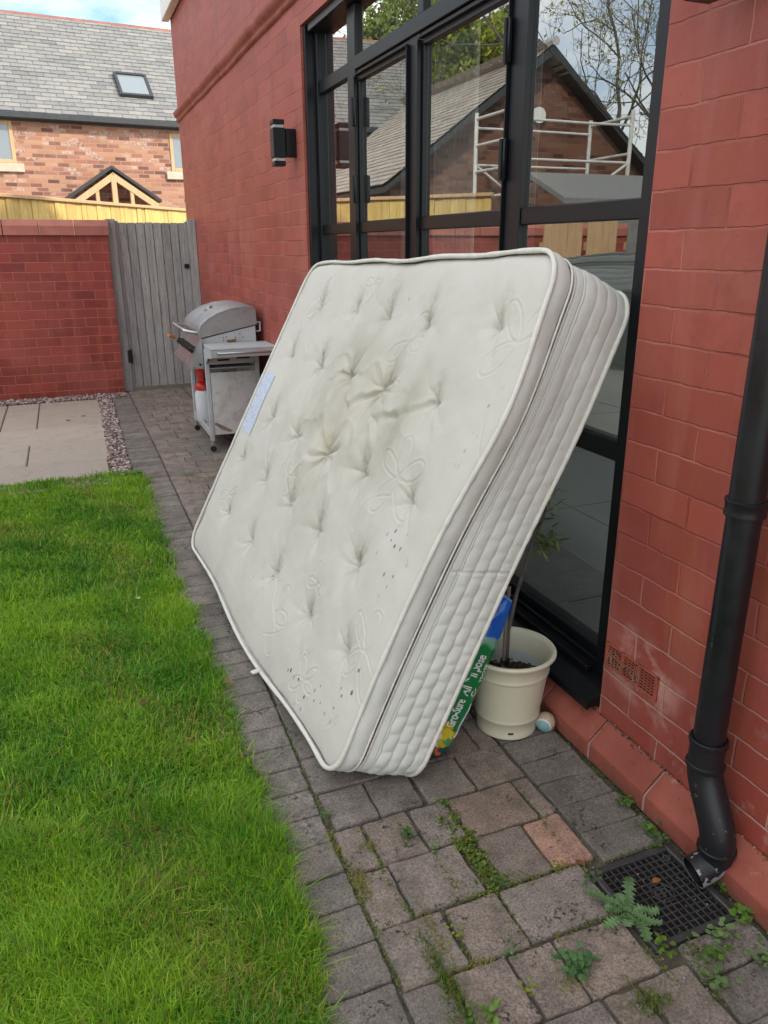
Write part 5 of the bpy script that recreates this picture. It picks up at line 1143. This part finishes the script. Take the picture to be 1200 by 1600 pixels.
tuft(.60, .995, 150, .020, .022, .006, 'short straw coloured tuft at the top of the mossy paver', TY, 6)
tuft(.745, .90, 130, .020, .016, .018, 'wispy tuft beside the bushy pale green weed', TY, 7)
tuft(.86, .80, 200, .030, .020, .012, 'green tuft at the very bottom edge right of centre', TG, 8)
tuft(.585, 4.72, 200, .028, .03, .03, 'green tuft in the far joint level with the lawn corner', TG, 9)
tuft(.70, 4.62, 120, .022, .04, .02, 'small tuft on the far pavers beside the mattress corner', TG, 10)
tuft(.86, 6.1, 120, .022, .03, .03, 'small tuft by the far castor of the barbecue', TG, 11)
# moss in the joints
g = np.random.default_rng(40); mp_ = []
def joint(x0, y0, x1, y1, n, s_, h=.004):
    t = g.random(n); mp_.append(np.stack([x0 + (x1 - x0) * t + g.normal(0, s_, n), y0 + (y1 - y0) * t + g.normal(0, s_, n), np.abs(g.normal(0, h, n))], 1))
for (a, b, c, d, n, s_) in ((.77, 1.17, .80, 1.14, 90, .012), (.63, 1.22, .655, 1.17, 90, .008), (.60, 1.42, .60, 1.34, 60, .006), (.505, 1.0, .50, .86, 120, .006), (.448, 1.95, .436, 1.38, 300, .0035), (.436, 1.38, .432, 1.0, 260, .004), (.727, 1.30, .727, 1.15, 420, .014), (.70, 1.30, .76, 1.31, 220, .009), (.64, 1.31, .64, 1.19, 140, .005), (.62, 1.15, .72, 1.14, 120, .005), (.735, 1.45, .735, 1.31, 200, .007), (.70, 1.40, .72, 1.34, 160, .009), (.50, 1.30, .52, 1.15, 90, .004), (.74, 1.145, .86, 1.14, 100, .005),
        (.88, 1.15, .94, 1.13, 60, .005), (.94, 1.30, .93, 1.21, 60, .004), (.72, 1.14, .71, .99, 90, .004), (.59, 1.14, .585, .99, 80, .004), (.77, .99, .93, .99, 90, .004), (.945, 1.46, .94, 1.30, 60, .004), (.50, 1.45, .515, 1.30, 120, .005), (.46, 4.0, .455, 2.0, 300, .003), (.95, 1.13, 1.16, 1.115, 120, .006), (.93, .90, .93, .80, 80, .006), (1.02, .88, .98, .76, 200, .010), (.66, 1.60, .86, 1.45, 60, .01), (1.18, 1.60, 1.18, .85, 260, .004)):
    joint(a, b, c, d, n, s_)
mp_ = np.concatenate(mp_); n = len(mp_); md = MB()
mt_ = np.array([(.15, .20, .02), (.20, .22, .03), (.08, .13, .02), (.10, .18, .03)])
x_, y_ = mp_[:, 0], mp_[:, 1]
for i in range(n):
    d = Vector((g.normal(), g.normal(), abs(g.normal(0, .5)))); c = Vector((x_[i], y_[i], mp_[i, 2] - .003)); s_ = d.normalized().cross(Vector((0, 0, 1))).normalized(); r0 = g.uniform(.0022, .0055) * (1.7 if (.69 < x_[i] < .77 and 1.14 < y_[i] < 1.40) else 1); dn = d.normalized(); tn = tuple(mt_[g.integers(0, 4)] * g.uniform(.7, 1.3))
    md.add([c, c + dn * r0 * .6 + s_ * r0 * .5, c + dn * r0 * 1.2, c + dn * r0 * .6 - s_ * r0 * .5], [(0, 1, 2, 3)], tn)
o = md.build('moss', M_leaf); tag(o, kind='stuff')
# fallen leaves
def dry_leaf(x, y, z, a, ln, tone, label):
    mb = MB(); d = Vector((math.cos(a), math.sin(a), .15)); leaf_card(mb, Vector((0, 0, 0)), d, Vector((0, 0, 1)), ln, ln * .55, tone, .3); o = mb.build('fallen_leaf', M_leaf); o.location = (x, y, z); tag(o, label, 'leaf', 'fallen leaves')
dry_leaf(.055, 2.15, .030, .6, .035, (.16, .055, .03), 'dark red brown leaf lying on the lawn')
dry_leaf(.125, 2.93, .030, 2.0, .032, (.55, .50, .38), 'whitish leaf lying on the middle of the lawn')
dry_leaf(.315, 2.20, .020, .1, .04, (.33, .17, .07), 'orange brown leaf at the lawn edge beside the path')
dry_leaf(-.20, 1.62, .026, 1.0, .035, (.42, .30, .10), 'curled yellow leaf near the left edge of the lawn')
dry_leaf(1.055, 1.03, .002, .2, .028, (.42, .16, .06), 'orange brown leaf on the drain grate')
dry_leaf(.945, 1.128, .002, 1.8, .030, (.26, .10, .06), 'red brown leaf at the upper left of the drain grate')
dry_leaf(-.12, 6.72, .008, .4, .05, (.10, .06, .04), 'brown leaf on the patio slab nearer the left')
dry_leaf(.03, 6.85, .008, 2.2, .05, (.10, .06, .04), 'brown leaf on the patio slab nearer the gravel')
dry_leaf(.30, 3.62, .004, 2.2, .045, (.42, .36, .30), 'pale leaf on the soldier course by the lawn')
# a leafy stem poking out between the mattress and the wall
wp = thing('wall_plant', 'small yellow green leaves poking out beside the far top of the mattress', 'plant', (1.2, 4.35, 0)); lf = MB(); g = np.random.default_rng(50)
keep(MB().tube([(1.21, 4.45, 0), (1.20, 4.46, .3), (1.17, 4.47, .6), (1.12, 4.5, .74)], [.006, .005, .004, .002], 8).build('stem', M_bark, None, True), wp)
for i in range(34): 
    t = g.random(); leaf_card(lf, Vector((1.20, 4.46, .3)).lerp(Vector((1.12, 4.5, .74)), t ** .6) + Vector(g.normal(0, .012, 3)), Vector(g.normal(0, 1, 3)), Vector((0, 0, 1)), .045, .018, ((.25, .30, .06), (.14, .22, .05))[i % 2])
keep(lf.build('leaves', M_leaf), wp)
#PART5
# ------------------------------------------------------------------ what the glass doors reflect, built across the garden
def shaded_brick():  # cottage brick darkened, the gable's shade put into its colour
    m = M_farbrick.copy(); m.name = 'shaded_brick'; t = m.node_tree; b_ = t.nodes['Principled BSDF']; l = b_.inputs['Base Color'].links[0]; k = t.nodes.new('ShaderNodeMix'); k.data_type = 'RGBA'; k.blend_type = 'MULTIPLY'
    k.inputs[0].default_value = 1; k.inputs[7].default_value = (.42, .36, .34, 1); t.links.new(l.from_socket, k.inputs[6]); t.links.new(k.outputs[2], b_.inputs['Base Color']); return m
M_shadebrick = shaded_brick(); STW = [(.40, .35, .30), (.45, .39, .33), (.36, .32, .28), (.42, .36, .31)]
ga = thing('garage', 'brick outbuilding with a gable and slate roof across the garden, seen in the glass', 'outbuilding', (-4.9, 12, 0))
gx0, gx1, gxm, ez, rz_ = -7.35, -2.25, -4.92, 2.36, 4.30
keep(MB().add([(gx0, 12, 0), (gx1, 12, 0), (gx1, 12, ez), (gxm, 12, rz_), (gx0, 12, ez), (gx0, 12.3, 0), (gx1, 12.3, 0), (gx1, 12.3, ez), (gxm, 12.3, rz_), (gx0, 12.3, ez)], [(0, 1, 2, 3, 4), (9, 8, 7, 6, 5), (1, 6, 7, 2), (5, 0, 4, 9)]).build('gable_wall', M_shadebrick), ga)
keep(MB().box(gx1 - .3, gx1, 12.31, 17.2, 0, ez).box(gx0, gx0 + .3, 12.31, 17.2, 0, ez).build('side_wall', M_shadebrick), ga)
pitch = math.atan2(rz_ - ez, gx1 - gxm)
V, F, T = slates(11.7, 17.3, 0, 0, pitch, 26, .138, .30, 1, 9, STW); V = np.array(V)
Vx = np.stack([gx1 + .22 - V[:, 1], V[:, 0], V[:, 2] + ez - .13], 1); ra = mesh_np('roof', Vx, [f[::-1] for f in F], M_slate, tone=T); keep(ra, ga)
Vx = np.stack([gx0 - .22 + V[:, 1], V[:, 0], V[:, 2] + ez - .13], 1); keep(mesh_np('roof', Vx, F, M_slate, tone=T), ga)
keep(MB().prism([(gx1 + .20, ez - .16), (gxm, rz_ + .02), (gx0 - .20, ez - .16), (gx0 - .2, ez - .24), (gxm, rz_ - .12), (gx1 + .2, ez - .24)], 1, 11.72, 17.2).build('roof_core', M_lead), ga)
keep(MB().tube([(gxm, 11.68, rz_ + .06), (gxm, 17.3, rz_ + .06)], .07, 8).build('ridge', M_slate), ga)
keep(MB().tube([(-4.85, 11.985, 3.35), (-4.85, 11.93, 3.35)], .12, 20).build('alarm_box', M_white), ga)
keep(MB().box(gx1 + .002, gx1 + .05, 12.6, 13.6, 0, 2.0).build('door', simple('pale_door', (.35, .42, .44), .6, .05)), ga)
# scaffold tower
sf = thing('scaffold_tower', 'aluminium scaffold tower in front of the outbuilding, seen in the glass', 'scaffold', (-4.3, 10.7, 0))
xa, xb, ya, yb = -3.32, -5.34, 10.2, 11.2; tp_ = 3.2
for x in (xa, xb):
    for y in (ya, yb): keep(MB().tube([(x, y, 0), (x, y, tp_)], .030, 12).build('post', M_alu, None, True), sf)
    for k in range(9 if x == xa else 3):
        z = tp_ - .08 - k * (.36 if x == xa else .5); keep(MB().tube([(x, ya, z), (x, yb, z)], .022, 10).build('rung', M_alu, None, True), sf)
for y in (ya, yb):
    for z in (3.0, 2.5): keep(MB().tube([(xa, y, z), (xb, y, z)], .018, 10).build('guard_rail', M_alu, None, True), sf)
keep(MB().tube([(xa, ya, 1.2), (xb, ya, 2.5)], .020, 10).build('brace', M_alu, None, True), sf); keep(MB().tube([(xa, yb, 2.5), (xb, yb, 1.2)], .020, 10).build('brace', M_alu, None, True), sf)
keep(MB().box(xb + .05, xa - .05, ya + .1, yb - .1, 1.5, 1.54).build('platform', M_bluew), sf)
ss = thing('garden_shed', 'low shed with a pale grey sloping roof beyond the side wall, seen in the glass', 'shed', (-4.8, 9.4, 0))
keep(MB().box(-6.4, -3.6, 9.15, 9.9, 0, 1.85).build('wall', M_bluew), ss)
keep(MB().prism([(9.0, 1.86), (9.95, 2.25), (9.95, 2.31), (9.0, 1.93)], 0, -6.5, -3.45).build('roof', M_bluew), ss)
pn_i = 0
for (x0, x1, lab) in ((-3.0, -2.62, 'narrow orange timber panel standing by the garden wall, seen in the glass'), (-2.55, -2.05, 'wide orange timber panel standing by the garden wall, seen in the glass'), (-3.3, -3.15, 'pale post standing by the garden wall, seen in the glass')):
    p = thing('timber_panel', lab, 'panel', ((x0 + x1) / 2, 7.3, 0), group='timber panels by the wall')
    mb = MB(); x = x0
    while x < x1 - .03: mb.box(x, min(x + .094, x1), 7.3, 7.32, 0, 1.60, .003, (.5, .48, .4)); x += .097
    keep(mb.build('boards', M_oak if x1 - x0 > .2 else M_bluew), p); keep(MB().box(x0, x1, 7.321, 7.36, 1.3, 1.38).build('batten', M_oak), p)
fcov = thing('garden_furniture', 'grey blue fabric cover over garden furniture on the lawn, seen in the glass', 'covered furniture', (-1.9, 4.2, 0))
V = []; nn = 40
for i in range(nn):
    for j in range(nn):
        u, v = i / (nn - 1) * 2 - 1, j / (nn - 1) * 2 - 1; m = max(abs(u), abs(v)); h = 1.05 * min(1, (1 - m) * 9) ** .5 + .03 * fbm(u * 2, v * 2, 0, 2); e = .10 * (1 - min(1, (1 - m) * 6)); V.append((-2.1 + u * (.8 + e), 4.2 + v * (.75 + e) + .01 * math.sin(u * 30) * (m > .8), max(.02, h) if m < .999 else .0))
keep(MB().add(V, [(i * nn + j, (i + 1) * nn + j, (i + 1) * nn + j + 1, i * nn + j + 1) for i in range(nn - 1) for j in range(nn - 1)]).build('cover', M_tarp, None, True), fcov)
# trees
def crown(name, label, c, rad, n, size, tones, trunk, seed, groups=26):
    g = np.random.default_rng(seed); r = thing(name, label, 'tree', (trunk[0], trunk[1], 0))
    lobes = g.normal(0, 1, (groups, 3)); lobes /= np.linalg.norm(lobes, axis=1, keepdims=True); lobes *= g.uniform(.35, .95, (groups, 1)) * np.array(rad) * .85; lr = g.uniform(.22, .42, groups) * min(rad)
    k = g.integers(0, groups, n); d = g.normal(0, 1, (n, 3)); d /= np.linalg.norm(d, axis=1, keepdims=True); P = np.array(c) + lobes[k] + d * (lr[k] * g.uniform(.55, 1.05, n) ** .6)[:, None]
    a = g.normal(0, 1, (n, 3)); a /= np.linalg.norm(a, axis=1, keepdims=True); b = np.cross(a, g.normal(0, 1, (n, 3))); b /= np.linalg.norm(b, axis=1, keepdims=True); s_ = size * g.uniform(.6, 1.3, (n, 1))
    V = np.stack([P - a * s_, P + b * s_ * .5, P + a * s_, P - b * s_ * .5], 1).reshape(-1, 3); F = (np.arange(n) * 4)[:, None] + np.arange(4)[None]
    T = np.array(tones)[(k + g.integers(0, 2, n)) % len(tones)] * g.uniform(.75, 1.25, (n, 1)); keep(mesh_np('crown', V, F, M_leaf, tone=T), r)
    tb = MB(); base = Vector((trunk[0], trunk[1], 0)); top = Vector(c); tb.tube([base, base.lerp(top, .5) + Vector((.1, 0, 0)), top + Vector((0, 0, rad[2] * .3))], [trunk[2], trunk[2] * .7, trunk[2] * .2], 10)
    for i in range(groups): tb.tube([base.lerp(top, .45 + .4 * g.random()), Vector(c) + Vector(lobes[i]) * .6 + Vector((0, 0, -.1)), Vector(c) + Vector(lobes[i])], [trunk[2] * .35, trunk[2] * .2, .02], 6)
    keep(tb.build('trunk', M_bark, None, True), r)
crown('leafy_tree', 'sunlit yellow green tree behind the outbuilding roof, seen in the glass', (-7.9, 20.5, 5.6), (1.9, 2.0, 2.2), 26000, .085, [(.32, .38, .03), (.42, .44, .05), (.22, .28, .03), (.12, .17, .03)], (-7.9, 20.8, .18), 71)
crown('leafy_tree', 'grey green tree rising behind the cottage roof, seen in the glass', (-11.5, 33, 8.6), (3.2, 3.2, 3.2), 15000, .13, [(.22, .30, .07), (.30, .36, .10), (.14, .19, .05)], (-11.5, 33, .3), 72, 34)
def bare_tree(x, y, label, seed, h=6.0, lean=(.2, .0), sc_=1.0):
    g = np.random.default_rng(seed); r = thing('bare_tree', label, 'tree', (x, y, 0)); mb = MB(); lf = MB()
    def grow(p, d, ln, rad, lv):
        pts_ = [p]; q = p.copy(); dd = d.copy(); n = 6
        for i in range(n):
            dd = (dd + Vector(g.normal(0, .16, 3)) + Vector((0, 0, .03))).normalized(); q = q + dd * (ln / n); pts_.append(q.copy())
            if lv < 5 and i >= 1 and g.random() < (.75 if lv < 4 else .6):
                s_ = Vector(g.normal(0, 1, 3)).cross(dd).normalized(); grow(q, (dd * .75 + s_ * g.uniform(.5, 1.0)).normalized(), ln * g.uniform(.5, .75), rad * (1 - i / n * .5) * .55, lv + 1)
        mb.tube(pts_, [max(.004, rad * (1 - .55 * k / n)) for k in range(n + 1)], 5 if lv > 2 else 8, caps=False)
        if lv >= 4:
            for k in range(3):
                if g.random() < .5: leaf_card(lf, pts_[g.integers(2, n)], Vector(g.normal(0, 1, 3)), Vector((0, 0, 1)), .09, .05, ((.34, .36, .10), (.42, .38, .14))[g.integers(0, 2)])
        elif lv < 2: grow(q, dd, ln * .7, rad * .42, lv + 1)
    grow(Vector((x, y, 0)), Vector((lean[0], lean[1], 1)).normalized(), h, .14 * sc_, 0)
    keep(mb.build('trunk', M_bark), r); keep(lf.build('leaves', M_leaf), r)
bare_tree(-11.6, 14.0, 'tall nearly bare tree leaning over the gable, seen in the right pane', 81, 5.2, (.30, .05))
bare_tree(-9.5, 17.5, 'twiggy thin tree just behind the gable ridge, seen in the glass', 83, 4.6, (.05, .0), .7)
